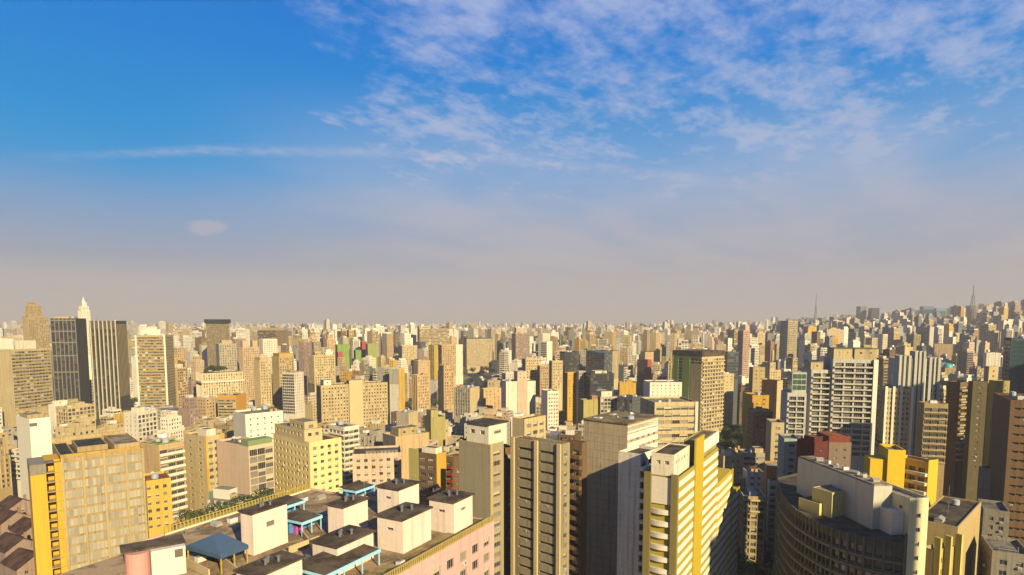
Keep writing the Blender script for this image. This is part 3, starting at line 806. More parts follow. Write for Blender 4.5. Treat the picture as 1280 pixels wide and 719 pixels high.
patch(b, 'r', b.wr * .9, b.wr, 0, 70, 1.25, m_wall(C['bright'], .5), 'corner_pier')
b = B(AB, 'white pier tower', 'cream tower with white frame piers and a dark flank', (1099, 1106, 1144), 485, 552, 'dark', 'dense', 'cream', z=76, r=18, dl=14, trim='white', roof='pale', parts=True)
for f in (.0, .25, .5, .86): patch(b, 'r', b.wr * f, b.wr * f + 1.3, -1, 45, .7, m_wall(C['bright'], .5), 'pier')
b = B(AB, 'triple white tower', 'white tower in three tall ribbed sections on the slope', (1117, 1122, 1176), 448, 506, 'blank', 'bays', 'cool', z=91, r=18, dl=18, trim='bright', roof='pale')
for f0, f1, h in ((.02, .08, -2), (.13, .18, -2), (.24, .30, -2), (.38, .44, -5), (.48, .53, -5), (.58, .63, -5), (.72, .78, -1), (.83, .87, -1), (.92, .98, -1)): patch(b, 'r', b.wr * f0, b.wr * f1, h, 80, 1.5, m_wall(C['cool'], .5), 'rib')
for f0, f1, h in ((.03, .29, 1.9), (.39, .62, 4.9), (.73, .97, .9)): tier(b, f0, f1, .05, .5, h + .9, 'cool', 'blank', name='roof_room')
b = B(OT, 'wide beige slab', 'wide beige slab on the slope behind the triple white tower', (1166, 1168, 1195), 430, 446, 'blank', 'small', 'peach', d=1200, r=8, dl=18)
b = B(HS, 'teal domed hall', 'small hall with a turquoise dome on the slope', (1178, 1181, 1194), 460, 468, 'blank', 'small', 'sand', d=800, r=20, dl=16, items=0)
m = MB(); cxx, cyy = b.wr / 2, b.wl / 2
for k in range(5): m.tube((cxx, cyy, b.h + 6 * math.sin(k * .3)), (cxx, cyy, b.h + 6 * math.sin((k + 1) * .3)), b.wr * .5 * math.cos(k * .3), 16, 0, max(.1, b.wr * .5 * math.cos((k + 1) * .3)))
m.build('dome', [m_plain((.03, .30, .28), .5)], b.root)
b = B(AB, 'white roof block', 'white block with blue shaded flank high on the slope', (1231, 1233, 1251), 441, 462, 'blank', 'small', 'bright', d=900, r=15, dl=14)
b = B(OT, 'dark teal tower', 'dark teal glass tower rising alone at the picture edge', (1261, 1264, 1330), 423, 500, 'glass', STY['glass'] | dict(pw=(8, 1, 0, 0)), 'slate', d=420, r=10, dl=24, roof='black', trim='slate')
b.wall.data.materials[2] = GLASS_TEAL; b.wall.data.materials[3] = GLASS_TEAL
b = B(AB, 'olive yellow block', 'olive block with bright yellow corner strip below the dark teal tower', (1236, 1244, 1262), 476, 512, 'blank', 'small', 'khaki', z=80, r=35)
patch(b, 'l', 0, b.wl, 0, 60, .12, m_wall(C['yellow']), 'yellow_strip')
b = B(AB, 'yellow cream upper block', 'cream yellow block standing above the olive block', (1230, 1236, 1248), 458, 480, 'blank', 'small', 'cream', z=88, r=35)
b = B(AB, 'banded tan tower', 'tan brown tower with thin pale balcony bands', (1147, 1155, 1185), 504, 566, 'blank', 'slats', 'tan', z=76, r=20, trim='sand', roof='brown', parts=True)
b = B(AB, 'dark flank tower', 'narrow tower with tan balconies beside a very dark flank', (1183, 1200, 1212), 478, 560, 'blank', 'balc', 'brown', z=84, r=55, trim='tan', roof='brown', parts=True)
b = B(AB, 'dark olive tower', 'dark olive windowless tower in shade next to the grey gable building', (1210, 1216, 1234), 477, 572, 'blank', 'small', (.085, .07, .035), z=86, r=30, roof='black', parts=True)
b = B(AB, 'grey gable block', 'grey windowless building with a slanting gable top', (1247, 1270, 1284), 540, 576, 'blank', 'win', 'grey', z=62, r=60, roof='grey', parts=True)
m = MB(); m.poly([(0, 0, b.h + .01), (0, b.wl, b.h + .01), (0, b.wl * .55, b.h + 3.2), (0, .1, b.h + 3.6)][::-1]); m.poly([(3, 0, b.h + .01), (3, b.wl, b.h + .01), (3, b.wl * .55, b.h + 3.2), (3, .1, b.h + 3.6)])
m.quad((0, .1, b.h + 3.6), (3, .1, b.h + 3.6), (3, b.wl * .55, b.h + 3.2), (0, b.wl * .55, b.h + 3.2)); m.quad((0, b.wl * .55, b.h + 3.2), (3, b.wl * .55, b.h + 3.2), (3, b.wl, b.h + .01), (0, b.wl, b.h + .01)); m.quad((3, 0, b.h + .01), (3, .1, b.h + 3.6), (0, .1, b.h + 3.6), (0, 0, b.h + .01))
m.build('gable', [m_wall(C['grey'])], b.root)
b = B(AB, 'grey yellow balcony block', 'dark grey block whose end wall carries yellow balconies', (1223, 1257, 1271), 590, 640, 'blank', 'balcbay', 'grey', z=59, r=62, roof='pale', parts=True, trim='yellow')
balconies(b, 0, 1.0, 1.0, 'yellow'); tier(b, .1, .9, .2, .6, 3, 'sand', 'small')
b = B(OT, 'brown ribbed tower', 'dark brown horizontally ribbed tower cut by the picture edge', (1258, 1263, 1310), 500, 719, 'blank', 'slot', 'brown', d=212, r=12, dl=26, roof='black', parts=True)
# --- ridge landmarks
b = B(OT, 'blue ridge tower', 'dark blue tower pair on the ridge line below the mast', (1152, 1154, 1167), 383, 396, 'dark', 'dark', 'blue', d=2600, r=20, dl=40, parts=False, items=0, roof='black'); patch(b, 'r', 0, b.wr, 0, 14, .4, m_plain(C['blue'], .6), 'crown_band')
b = B(OT, 'second blue ridge tower', 'lower blue topped tower beside the dark blue pair on the ridge', (1168, 1170, 1182), 385, 398, 'dark', 'dark', 'teal', d=2650, r=20, dl=40, parts=False, items=0, roof='black'); patch(b, 'r', 0, b.wr, 0, 14, .4, m_plain((.05, .22, .34), .6), 'crown_band')
b = B(AB, 'ridge cream tower', 'tall cream ridge tower directly under the thick mast', (1210, 1213, 1223), 382, 410, 'bays', 'bays', 'cream', d=2500, r=25, dl=40, parts=False, items=0)
b = B(AB, 'ridge dark tower', 'dark tower with rounded top on the ridge skyline', (1087, 1089, 1099), 385, 402, 'dark', 'dark', 'slate', d=2550, r=20, dl=35, parts=False, items=0)
b = B(AB, 'ridge grey twin', 'slate grey tower next to the dark rounded ridge tower', (1073, 1075, 1083), 383, 400, 'dark', 'bays', 'grey', d=2600, r=25, dl=35, parts=False, items=0)
for px, pt, pb, d, w, lab in ((1217, 356, 386, 2500, 4.6, 'thick dark broadcast mast on the ridge above a tall cream tower'), (1020, 368, 402, 2750, 3.6, 'lattice mast tower with blue grey base rising from the slope'), (1251, 371, 392, 2600, 1.2, 'thin faint mast on the ridge near the dark teal tower'), (1193, 375, 392, 2650, 1.0, 'thin needle mast on the ridge beside blue topped towers')):
    top, bot = at_d(px, pt, d), at_d(px, pb, d)
    r_ = empty('broadcast_mast', (top.x, top.y, ground_z(top.x, top.y))); tag(r_, lab, 'mast', 'masts on the ridge')
    z0, zb_, zt_ = 0, bot.z - r_.location.z, top.z - r_.location.z
    m = MB()
    for sx_ in (-1, 1):
        for sy_ in (-1, 1): m.tube((sx_ * w * 2.6, sy_ * w * 2.6, -2), (sx_ * w * .5, sy_ * w * .5, zb_ + (zt_ - zb_) * .55), w * .35, 5, 0, w * .25)
    for k in range(14):
        f = k / 14; q = w * (2.6 - 2.1 * f); zz = (zb_ + (zt_ - zb_) * .55) * f
        m.box(-q, q, -q, -q + w * .3, zz, zz + w * .4); m.box(-q, q, q - w * .3, q, zz, zz + w * .4); m.box(-q, -q + w * .3, -q, q, zz, zz + w * .4); m.box(q - w * .3, q, -q, q, zz, zz + w * .4)
    m.build('lattice', [m_plain((.10, .12, .14), .6)], r_)
    m = MB(); m.tube((0, 0, zb_ + (zt_ - zb_) * .5), (0, 0, zt_), w * .55, 8, 0, w * .3); m.build('antenna', [m_plain((.10, .12, .14), .6)], r_)
# ------------------------------------------------------------------ nearer rows
b = B(OT, 'glass fronted office', 'dusty glass fronted office with tall yellow loggia wing on one side', (66, 75, 178), 572, 719, 'blank', STY['glassgrey'] | dict(cw=1.1, f=.90, fh=3.1, wh=2.35, sl=.45, pw=(4, 2, 4, 4)), 'tan', z=72, a=41, dl=30, roof='brown', trim='sand', parts=False, items=0)
for q_, c_ in zip(range(2, 6), ((.22, .20, .155), (.165, .15, .12), (.25, .225, .17), (.195, .18, .14))): b.wall.data.materials[q_] = m_glass(c_, .35)
for f in (0, .235, .49, .76, .975): patch(b, 'r', b.wr * f, b.wr * f + .7, .0, 60, .45, m_wall(C['sand']), 'pier')
# yellow loggia wing, standing to the left of the glass front
lo = -solve_len(b.C.x, b.C.y, CAMZ - b.z1, -b.u[0], -b.u[1], 36)
YM = m_wall((.52, .31, .03), .7); m = MB(); hz = b.h - 1.0
m.box(lo, lo * .50, -.5, 14, 0, hz - 3.5); m.build('yellow_pier', [YM], b.root)
m = MB(); m.box(lo - .1, lo * .50 + .1, -.7, 13, hz - 3.496, hz - .3); m.build('grey_head', [m_wall(C['grey'])], b.root)
m = MB(); m.box(lo * .497, -.01, 3.2, 14, 0, hz); m.box(lo * .22, -.012, -.3, 3.197, 0, hz - .5); m.build('yellow_wall', [YM], b.root)
m = MB(); m.box(lo * .497, lo * .222, -.2, 3.19, hz - .35, hz); m.build('wing_roof', [m_roof(ROOF['grey'])], b.root)
for k in range(18):
    m = MB() if k == 0 else m
    if k == 0: m.box(lo * .496, lo * .223, -.6, 3.19, 0, .22); m.box(lo * .22, -.02, -.5, -.304, 0, .14); me_ = m.mesh('loggia_floor', [m_wall(C['sand'])])
    inst('loggia_floor', me_, b.root, (0, 0, hz - 3.6 - k * 3.1))
tier(b, .24, .62, .35, .93, 1.9, 'tan', 'blank', roof='black', name='lift_house'); tier(b, .0, .17, .05, .95, 1.2, 'sand', 'blank', name='roof_beam', roof='black'); tier(b, .0, .97, .02, .05, 1.5, 'gold', 'blank', name='roof_beam', parapet=.05); tier(b, .66, .98, .1, .9, 2.6, 'sand', 'small', name='machine_room', roof='tan'); tier(b, .0, .97, .985, .998, 3.0, 'sand', 'blank', name='roof_beam', parapet=.05)
b = B(AB, 'white blank gable block', 'white block with blank gable wall behind the glass fronted office', (34, 36, 62), 524, 582, 'blank', 'blank', 'bright', z=62, r=14, dl=24, roof='brown', trim='sand', grime=.5); tier(b, .1, .9, .3, .9, 2.4, 'sand', 'blank')
patch(b, 'r', b.wr * .0, b.wr * .35, 2.4, 4.2, .25, m_plain((.10, .09, .08)), 'dark_louvre')
b = B(AB, 'small yellow block', 'little yellow block with square windows tucked beside the glass fronted office', (170, 177, 213), 602, 652, 'blank', STY['win'] | dict(cw=3.0), 'yellow', z=54, a=38, dl=14, roof='tile', trim='yellow', grime=.5)
b = B(AB, 'slatted block', 'block with thick white slats across dark windows and a green roof', (165, 198, 229), 557, 632, 'blank', STY['slats'] | dict(slab=(1.1, .8)), 'peach', z=64, a=62, roof='olive', trim='bright'); tier(b, .1, .9, .1, .6, 1.2, 'green', 'blank', name='green_roof', roof='olive')
b = B(AB, 'cream yellow end block', 'cream block, tiny windows on one face and yellow framed windows on the end', (229, 256, 276), 546, 636, STY['small'] | dict(cw=7), 'wide', 'cream', z=66, a=58, roof='tan', trim='yellow'); patch(b, 'r', 0, 1.0, 0, 40, .3, m_wall(C['yellow']), 'yellow_frame'); patch(b, 'r', b.wr - 1.0, b.wr, 0, 40, .3, m_wall(C['yellow']), 'yellow_frame'); tier(b, .2, .8, .1, .5, 3.6, 'white', 'small')
b = B(OT, 'grey glass front block', 'blank white walled block with grey glass front and green roof strip', (270, 310, 341), 558, 618, 'blank', STY['glassgrey'] | dict(cw=3.4), 'pale_pink', z=64, a=56, roof='grey', trim='lgrey', grime=.5)
m = MB(); m.box(-.15, b.wr * .95, -.15, 5, b.h + .004, b.h + 2.2); m.build('green_storey', [m_plain((.16, .22, .10))], b.root)
b = B(AB, 'white tall plain block', 'plain white taller block rising behind the grey glass front', (301, 306, 353), 518, 566, 'blank', 'small', 'bright', z=66, r=20, dl=18, roof='tan', grime=.5)
b = B(HS, 'pale teal low roof', 'low pale teal building below the cream yellow framed block', (268, 276, 311), 618, 634, 'blank', 'ribbon', 'teal', z=42, a=60, roof='pale', dl=12, items=1)
b = B(AB, 'yellow window block', 'pale yellow apartment block with a dense grid of windows and stepped front', (341, 386, 426), 553, 624, 'win', 'win', 'cream', z=65, a=48, roof='brown', trim='yellow', parts=True, grime=.6)
b.wall.data.materials[0] = m_wall((.62, .50, .24), .6)
tier(b, .0, .55, .12, .95, 5.6, None, 'win', name='upper_storeys', parts=False); tier(b, .1, .5, .2, .6, 8.6, None, 'win', name='upper_storeys', parts=False)
b = B(AB, 'white slat terrace block', 'stepped block with white floor slats behind the pale yellow apartment block', (410, 429, 448), 534, 602, 'slats', 'slats', 'white', z=60, a=50, roof='brown', trim='bright')
b = B(AB, 'cream long windows block', 'long cream block with small regular windows and dark roof cowls', (432, 440, 501), 568, 616, 'win', 'win', 'pale_pink', z=58, a=12, roof='brown', trim='cream', dl=16, parts=True, items=0)
for k in range(9):
    m = MB(); m.box(-.6, .6, -.5, .5, 0, 1.3); m.box(-.8, .8, -.7, .7, 1.303, 1.55); me_ = m.mesh('roof_cowl', [m_wall(C['grey'])]) if k == 0 else me_
    inst('roof_cowl', me_, b.root, (b.wr * (.3 + k * .075), 2.2, b.h - .9))
b = B(AB, 'blank peach block', 'peach block with blank side and grey end behind the long cream block', (478, 494, 536), 546, 590, 'blank', 'blank', 'peach', z=58, a=40, roof='pale', trim='sand'); patch(b, 'l', 0, b.wl, .0, 30, .1, m_wall(C['grey']), 'grey_end'); tier(b, .2, .8, .3, .9, 4, 'sand', 'small')
b = B(AB, 'khaki edged block', 'block with a khaki strip, dark windows and bright yellow end wall', (511, 545, 557), 568, 628, 'wide', 'blank', 'brown', z=62, a=60, roof='pale', trim='brown', parts=True); patch(b, 'l', b.wl * .66, b.wl, -1.2, 60, .3, m_wall(C['khaki'], .5), 'khaki_strip'); patch(b, 'r', 0, b.wr, -.01, 60, .12, m_wall(C['gold'], .5), 'yellow_end'); tier(b, .2, .9, .1, .6, 3, 'white', 'small')
b = B(AB, 'red balcony block', 'dark block with red brown balconies beside the concrete penthouse block', (555, 566, 576), 572, 630, 'balc', 'small', 'brown', z=58, a=60, trim='red', roof='tan')
b = B(AB, 'concrete penthouse block', 'bare concrete slab with white penthouse on top and gold windowed end', (573, 612, 629), 556, 719, 'blank', 'wide', 'concrete', z=80, a=52, roof='grey', trim='gold', parts=True)
b.wall.data.materials[0] = m_wall(C['concrete'], .6); patch(b, 'r', .0, 1.2, .0, 70, .15, m_wall(C['sand']), 'corner_strip')
tier(b, .02, 1.35, .05, .75, 6.4, 'white', STY['ribbon'] | dict(f=.45, cw=5, wh=1.2), roof='brown', cap=.5, parts=True)
b = B(AB, 'recessed dark block', 'dark recessed stair block between the concrete slab and the tan windowed tower', (628, 631, 642), 560, 719, 'blank', 'win', 'brown', z=73.5, r=30, dl=14, roof='black', parts=True)
b = B(AB, 'grey penthouse rear', 'flat roofed cream penthouse building behind the tan windowed tower', (640, 655, 682), 524, 560, 'blank', 'wide', 'cream', z=78, a=48, roof='brown', parts=True)
b = B(AB, 'tan windowed tower', 'tan tower with rows of slot windows split by a vertical pier', (641, 701, 712), 556, 719, STY['slot'] | dict(cw=7.0, f=.70, mg=.9, fh=3.05, wh=.85, sl=1.25), 'win', 'concrete', z=80, a=51, roof='black', trim='cream', parts=True, items=2)
for f in (0, .46, .965): patch(b, 'l', b.wl * f, b.wl * f + 1.2, -.2, 78, .6, m_wall(C['cream'], .6), 'pier')
tier(b, .1, .6, .62, .98, .8, 'red', 'blank', name='red_hatch')
b = B(AB, 'black recess block', 'black balconied recess block wedged beside the tall blank slab', (701, 727, 731), 554, 719, 'balc', 'blank', 'brown', z=80, a=51, roof='black', trim='brown', parts=True, items=0)
b = B(AB, 'tall blank slab', 'tall blank concrete slab with rust stained roof and bright white windowed end', (729, 784, 822), 531, 719, 'blank', STY['small'] | dict(cw=5.0, f=.38), 'concrete', z=79, a=51.5, roof='olive', trim='tan', parts=True, items=5)
b.wall.data.materials[0] = m_wall((.37, .31, .21), 1.0); patch(b, 'r', .0, b.wr * .995, .9, 3.2, .05, m_wall(C['bright'], .5), 'white_end')
m = MB()
for k in range(1, int(b.wl / 3.0) + 1): m.box(-.012, -.003, k * 3.0 - .05, k * 3.0 + .05, 0, b.h - 4)
for k in range(1, 22): m.box(-.014, -.0035, 0, b.wl, b.h - 1.5 - k * 3.05 - .06, b.h - 1.5 - k * 3.05 + .06)
m.build('panel_joint', [m_wall((.17, .14, .09), .5)], b.root)
slab_cap(b, .35, .5, 'olive', 'roof_slab', m_roof((.20, .15, .08)))
m = MB()
# white end: thin render skin between window rows
nfl = 24
for k in range(nfl):
    zt_ = b.h - 1.6 - k * 3.05
    m.box(.0, b.wr, -.05, -.004, zt_ - 3.05 + 2.12, zt_ - 3.05 + 3.05 + .93)
m.build('white_end', [m_wall(C['bright'], .5)], b.root)
b = B(AB, 'white balcony annex', 'low white annex with dark balconies behind the yellow striped tower', (797, 800, 824), 568, 719, 'blank', 'balc', 'bright', z=78, a=50, roof='brown', trim='bright', parts=True, dl=7)

# --- yellow tower with white panels
YT = B(AB, 'yellow striped tower', 'yellow tower with slanting white panels on one face and olive piers on the other', (806, 848, 897), 597, 719, 'blank', 'blank', (.32, .25, .04), z=77, a=59, roof='olive', trim='khaki', parts=True, items=0, grime=.4)
b = YT; WP = m_wall(C['bright'], .35); OL = m_wall((.17, .14, .045), .5)
for f0, f1 in ((0, .19), (.80, 1.0)): patch(b, 'l', b.wl * f0, b.wl * f1, -.6, 77, .9, OL, 'olive_pier')
patch(b, 'l', b.wl * .2, b.wl * .79, .4, 7.2, .35, m_wall(C['white'], .5), 'white_screen')
for k in range(20):
    if k == 0:
        m = MB(); i0 = len(m.v); n = 8
        for j in range(n):
            y0, y1 = b.wl * (.2 + .59 * j / n), b.wl * (.2 + .59 * (j + 1) / n)
            d0, d1 = .35 + .55 * math.sin(math.pi * j / n), .35 + .55 * math.sin(math.pi * (j + 1) / n)
            m.quad((-d0, y1 if 0 else y0, 0), (-d0, y0, 1.25), (-d1, y1, 1.25), (-d1, y1, 0)); m.quad((0, y0, 1.25), (0, y1, 1.25), (-d1, y1, 1.25), (-d0, y0, 1.25)); m.quad((0, y1, 0), (0, y0, 0), (-d0, y0, 0), (-d1, y1, 0))
        me_ = m.mesh('balcony', [m_wall(C['white'], .6)])
    inst('balcony', me_, b.root, (0, 0, b.h - 9.2 - k * 3.05 - .6))
s1, s2, s3 = sx(b, 867), sx(b, 877), sx(b, 897)
YP = m_wall((.37, .28, .02), .4)
patch(b, 'r', s1, s2, -7.2, 77, .5, YP, 'yellow_pier')
for k in range(24):
    for (q0, q1) in ((.15, s1 - .1), (s2 + .1, s3 - .15)):
        m = MB(); m.box(q0, q1, -.20, -.02, 0, 1.4); m.build('white_panel', [WP], b.root, (0, 0, b.h - 2.5 - k * 2.8))
tier(b, .0, s1 / b.wr, .15, .82, 6.4, 'white', STY['small'] | dict(cw=2.6, f=.5), roof='brown', name='white_roof_house'); tier(b, s2 / b.wr, .99, .05, .6, 6.0, 'khaki', 'blank', name='yellow_roof_house', roof='olive')
patch(b, 'r', s2 + .2, s3 - .5, -5.2, -1.8, .3, WP, 'white_panel')
for px0, px1, pyt, nm in ((897, 916, 596, 'yellow_wing'), (916, 925, 614, 'yellow_wing')):
    a0, a1 = sx(b, px0), sx(b, px1); zd = zdown(b, (px0 + px1) / 2, pyt)
    m = MB(); m.box(a0 + .004, a1, .02, b.wl * .8, 0, b.h - zd); w_ = m.build(nm, [YP], b.root)
    for k in range(18):
        m = MB(); m.box(a0 + (.9 if px0 == 897 else .2), a1 - .9, -.20, -.0, 0, 1.4); m.build('white_panel', [WP], w_, (0, 0, b.h - zd - 2.8 - k * 2.8))
    patch(b, 'r', a1 - .85, a1 - .01, zd - .3, 77, .45, YP, 'yellow_pier')
OCC.update(occ_cells([(b.C.x + b.u[0] * s + b.v[0] * t_, b.C.y + b.u[1] * s + b.v[1] * t_) for s, t_ in ((s3, 0), (a1, 0), (a1, b.wl), (s3, b.wl))], 3))

# --- between yellow tower and curved block
b = B(AB, 'tan cornice block', 'ornate tan block with white grid windows and cornices beside the orange roof house', (925, 929, 957), 620, 700, 'grid', 'grid', 'sand', z=40, r=10, dl=14, roof='tan', trim='white', parts=True); patch(b, 'r', -.4, b.wr + .4, 1.2, 2.0, .8, m_wall(C['cream']), 'cornice'); patch(b, 'r', -.4, b.wr + .4, 6.2, 6.9, .8, m_wall(C['cream']), 'cornice')
b = B(AB, 'white slim window block', 'narrow white block with a column of dark windows beside the curved block', (957, 961, 980), 601, 700, 'win', 'grid', 'white', z=44, r=10, dl=12, roof='grey', parts=True)
b = B(HS, 'orange roof house', 'long orange fronted roof house with small openings', (954, 958, 1003), 582, 600, 'blank', 'small', 'orange', z=50, r=8, dl=10, roof='pale', parts=True, trim='white', items=2)
b = B(HS, 'cream step roofs', 'low cream block with white roof rooms just beyond the stepped yellow tower', (896, 904, 928), 570, 600, 'small', 'win', 'cream', z=44, r=18, roof='pale', items=4); tier(b, .1, .5, .2, .7, 3, 'white', 'small')
b = B(HS, 'grey terrace roofs', 'low grey terrace crowded with tanks in front of the brown brick block', (922, 928, 958), 566, 592, 'small', 'ribbon', 'lgrey', z=46, r=14, roof='grey', items=6); tier(b, .55, .9, .2, .8, 3, 'cream', 'blank')
b = B(HS, 'white roof cluster', 'low white house with dark tiled roof beside the long orange fronted roof house', (928, 934, 955), 590, 618, 'small', 'win', 'white', z=42, r=16, roof='tile', items=3)
b = B(HS, 'peach roof cluster', 'low peach block with two tanks, between the stepped yellow tower and a white house', (900, 906, 930), 598, 640, 'win', 'wide', 'peach', z=38, r=18, roof='tan', items=4)
b = B(HS, 'brown tree side block', 'low brown walled block in the shaded gap below the low peach block', (905, 912, 928), 634, 690, 'small', 'win', 'tan', z=28, r=20, roof='brown', items=3)
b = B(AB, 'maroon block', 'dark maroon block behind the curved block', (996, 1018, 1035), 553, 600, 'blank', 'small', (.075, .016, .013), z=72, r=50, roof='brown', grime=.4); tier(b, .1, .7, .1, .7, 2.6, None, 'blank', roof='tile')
b = B(HS, 'red rooftop house', 'red rooftop house above the maroon block', (1030, 1036, 1064), 553, 566, 'small', 'small', (.16, .12, .09), z=69, r=25, roof='brown', dl=12, items=0, grime=.8); tier(b, .02, .98, .05, .95, 3.2, (.16, .035, .02), 'blank', name='red_storey', roof='tile')
b = B(AB, 'pale teal narrow block', 'pale teal narrow block at the foot of the white balconied tower', (976, 980, 1000), 548, 578, 'blank', 'win', 'teal', z=66, r=12, dl=12, roof='grey', parts=True); b.wall.data.materials[0] = m_wall((.30, .34, .30))
b = B(AB, 'cream small window block', 'cream block between the brown brick block and the pale teal block', (960, 964, 980), 528, 566, 'blank', 'win', 'cream', z=66, r=12, dl=12, roof='grey', parts=True)
b = B(AB, 'bright yellow cube', 'bright yellow cube building behind the white stepped slab', (1104, 1110, 1132), 562, 600, 'blank', 'blank', (.55, .36, .02), z=74, r=16, dl=10, roof='tan', grime=.3)
m = MB(); m.box(-b.wr * .95, -.02, b.wl * .1, b.wl * .8, 0, b.h - 3.6); m.build('yellow_annex', [b.mats[0]], b.root)
b = B(AB, 'yellow balcony block', 'yellow balconied block with bright lemon end wall beside the yellow cube', (1122, 1160, 1172), 578, 614, STY['balc'] | dict(cw=3.2), 'blank', 'yellow', z=70, r=58, roof='grey', trim='white', parts=True, grime=.4)
patch(b, 'r', 0, b.wr, -.6, 60, .12, m_wall((.46, .36, .03), .4), 'lemon_end')

# --- curved block with ranks of window bays
zc = 63.0
path = [(972, 597), (973, 606), (977, 617), (985, 628), (995, 637), (1008, 645), (1023, 653), (1040, 660), (1060, 666), (1080, 671), (1105, 676), (1131, 680)]
front = [at_z(x, y, zc).xy for x, y in path]
back = [at_z(x, y, zc).xy for x, y in ((1134, 657), (1104, 652), (1085, 643), (1050, 614), (1010, 588))]
poly = [tuple(p) for p in front] + [tuple(p) for p in back]
cb = Bd(); cb.root = empty('curved_apartment_building', (poly[0][0], poly[0][1], 0)); cb.rng = random.Random(5)
tag(cb.root, 'great curved grey apartment block with ranks of small window bays in shade', 'building')
lp = [(p[0] - poly[0][0], p[1] - poly[0][1]) for p in poly]
area = sum(lp[i - 1][0] * lp[i][1] - lp[i][0] * lp[i - 1][1] for i in range(len(lp)))
if area < 0: print('curved polygon is clockwise')
bay = S(cw=1.7, f=.74, wh=1.7, sl=.95, rec=.55, mg=.1, pw=(6, 3, 1, 1), top=1.9, slab=(.6, .5), fh=3.1, fin=(.16, .22))
sty = [bay] * (len(path) - 1) + [STY['blank']] * (len(lp) - len(path) + 1)
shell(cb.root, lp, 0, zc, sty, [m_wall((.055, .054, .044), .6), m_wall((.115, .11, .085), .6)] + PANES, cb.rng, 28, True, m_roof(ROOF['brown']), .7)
mat_rim = m_wall(C['lgrey'], .6)
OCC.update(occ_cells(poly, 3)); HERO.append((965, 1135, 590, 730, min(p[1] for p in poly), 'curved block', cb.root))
# roof house on it
def box_px(parent, org, name, left, bot, right, zt, h, a, mats, roofm, style='blank', parts=False, over=.0):
    """block whose roof shows its left, near and right corners at the given picture points"""
    pl, pb_, pr_ = (at_z(*q, zt) for q in (left, bot, right))
    u, v = Vector((math.cos(a), math.sin(a))), Vector((-math.sin(a), math.cos(a)))
    wr, wl_ = (solve_len(pb_.x, pb_.y, CAMZ - zt, e.x, e.y, q[0]) for e, q in ((u, right), (v, left)))
    t = empty(name, (pb_.x - org[0], pb_.y - org[1], zt - h)); t.rotation_euler = (0, 0, a)
    if parent is not None: t.parent = parent
    po = [(0, 0), (wr, 0), (wr, wl_), (0, wl_)]
    st_ = style if isinstance(style, list) else [style] * 4
    st_ = [dict(STY[q]) if isinstance(q, str) else q for q in st_]
    for i, q in enumerate(st_):
        if q['kind'] != 'blank': st_[i] = dict(q, top=min(q['top'], 1.0))
    shell(t, po, 0, h, st_, mats, random.Random(3), 0, parts, roofm, .12)
    if over:
        m = MB(); m.box(-over, wr + over, -over, wl_ + over, h + .005, h + .28); m.build('roof_slab', [roofm], t)
    return t, wr, wl_
ca = math.atan2(front[-1][1] - front[5][1], front[-1][0] - front[5][0])
lemon = [m_wall((.48, .42, .17), .6), m_wall(C['cream'])] + PANES
box_px(cb.root, poly[0], 'roof_house', (1015, 603), (1040, 616), (1064, 607), zc + 6.3, 7.0, R(25), lemon, m_roof(ROOF['tan']), 'blank')
box_px(cb.root, poly[0], 'roof_annex', (998, 618), (1024, 630), (1044, 622), zc + 2.6, 3.3, R(25), lemon, m_roof(ROOF['brown']), 'blank')
# white slab behind it
b = B(AB, 'white stepped slab', 'long white slab with lit end wall, paired square windows and stepped side', (1118, 1137, 1161), 623, 719, 'small', STY['win'] | dict(cw=3.0, f=.30, wh=1.1, fh=3.6, top=2.4), (.62, .56, .34), z=72, a=6, dl=34, roof='tan', trim='white', parts=True, items=2, grime=.5)
b2 = b
m = MB(); x1 = -.05; x0 = solve_len(b.C.x, b.C.y + 4, CAMZ - b.z1, -1, 0, 1099) * -1
m.box(x0, x1, 6, 40, 0, b.h + 1.5); m.build('side_wing', [m_wall(C['cool'], .7)], b.root)
m = MB(); m.box(x0 + .3, x1 - .2, 6.3, 39.7, b.h + 1.504, b.h + 1.9); m.build('wing_roof', [m_roof(ROOF['tan'])], b.root)
m = MB(); m.box(x0 * .62, x1 - .004, 1.6, 5.98, 0, b.h - 4); m.build('front_step', [m_wall(C['white'], .6)], b.root)
for k in range(7): inst('rooftop_unit' if k % 2 else 'skylight', UNIT if k % 2 else SKYL, b.root, (x0 * .5, 9 + k * 4, b.h + 1.9), k, (.6, .6, .7))
b = B(AB, 'brown roof lit flank block', 'big flat brown roofed block with one sunlit tan flank', (1144, 1197, 1226), 659, 719, 'blank', 'blank', 'tan', z=60, a=44, roof='brown', trim='sand', parts=True, items=3, parapet=.4)
b.wall.data.materials[0] = m_wall((.38, .29, .14), .8)
b = B(HS, 'stepped fin block', 'low stepped block with tall yellow fin walls beside the sunlit flank', (1146, 1166, 1196), 688, 719, 'blank', 'win', 'sand', z=58, a=20, roof='brown', parts=True, dl=3)
for f in (.02, .45, .9): patch(b, 'r', b.wr * f, b.wr * f + .6, -3.5, 50, 1.6, m_wall((.44, .37, .09), .4), 'fin_wall')
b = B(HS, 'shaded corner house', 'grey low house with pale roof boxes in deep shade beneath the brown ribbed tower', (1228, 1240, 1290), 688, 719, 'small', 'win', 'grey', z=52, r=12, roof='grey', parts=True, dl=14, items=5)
b = B(HS, 'shaded grey terrace', 'shaded grey terrace of small windows behind the brown roofed block', (1226, 1229, 1262), 636, 690, 'small', 'win', 'grey', z=52, r=8, roof='grey', parts=True, dl=14, items=4)

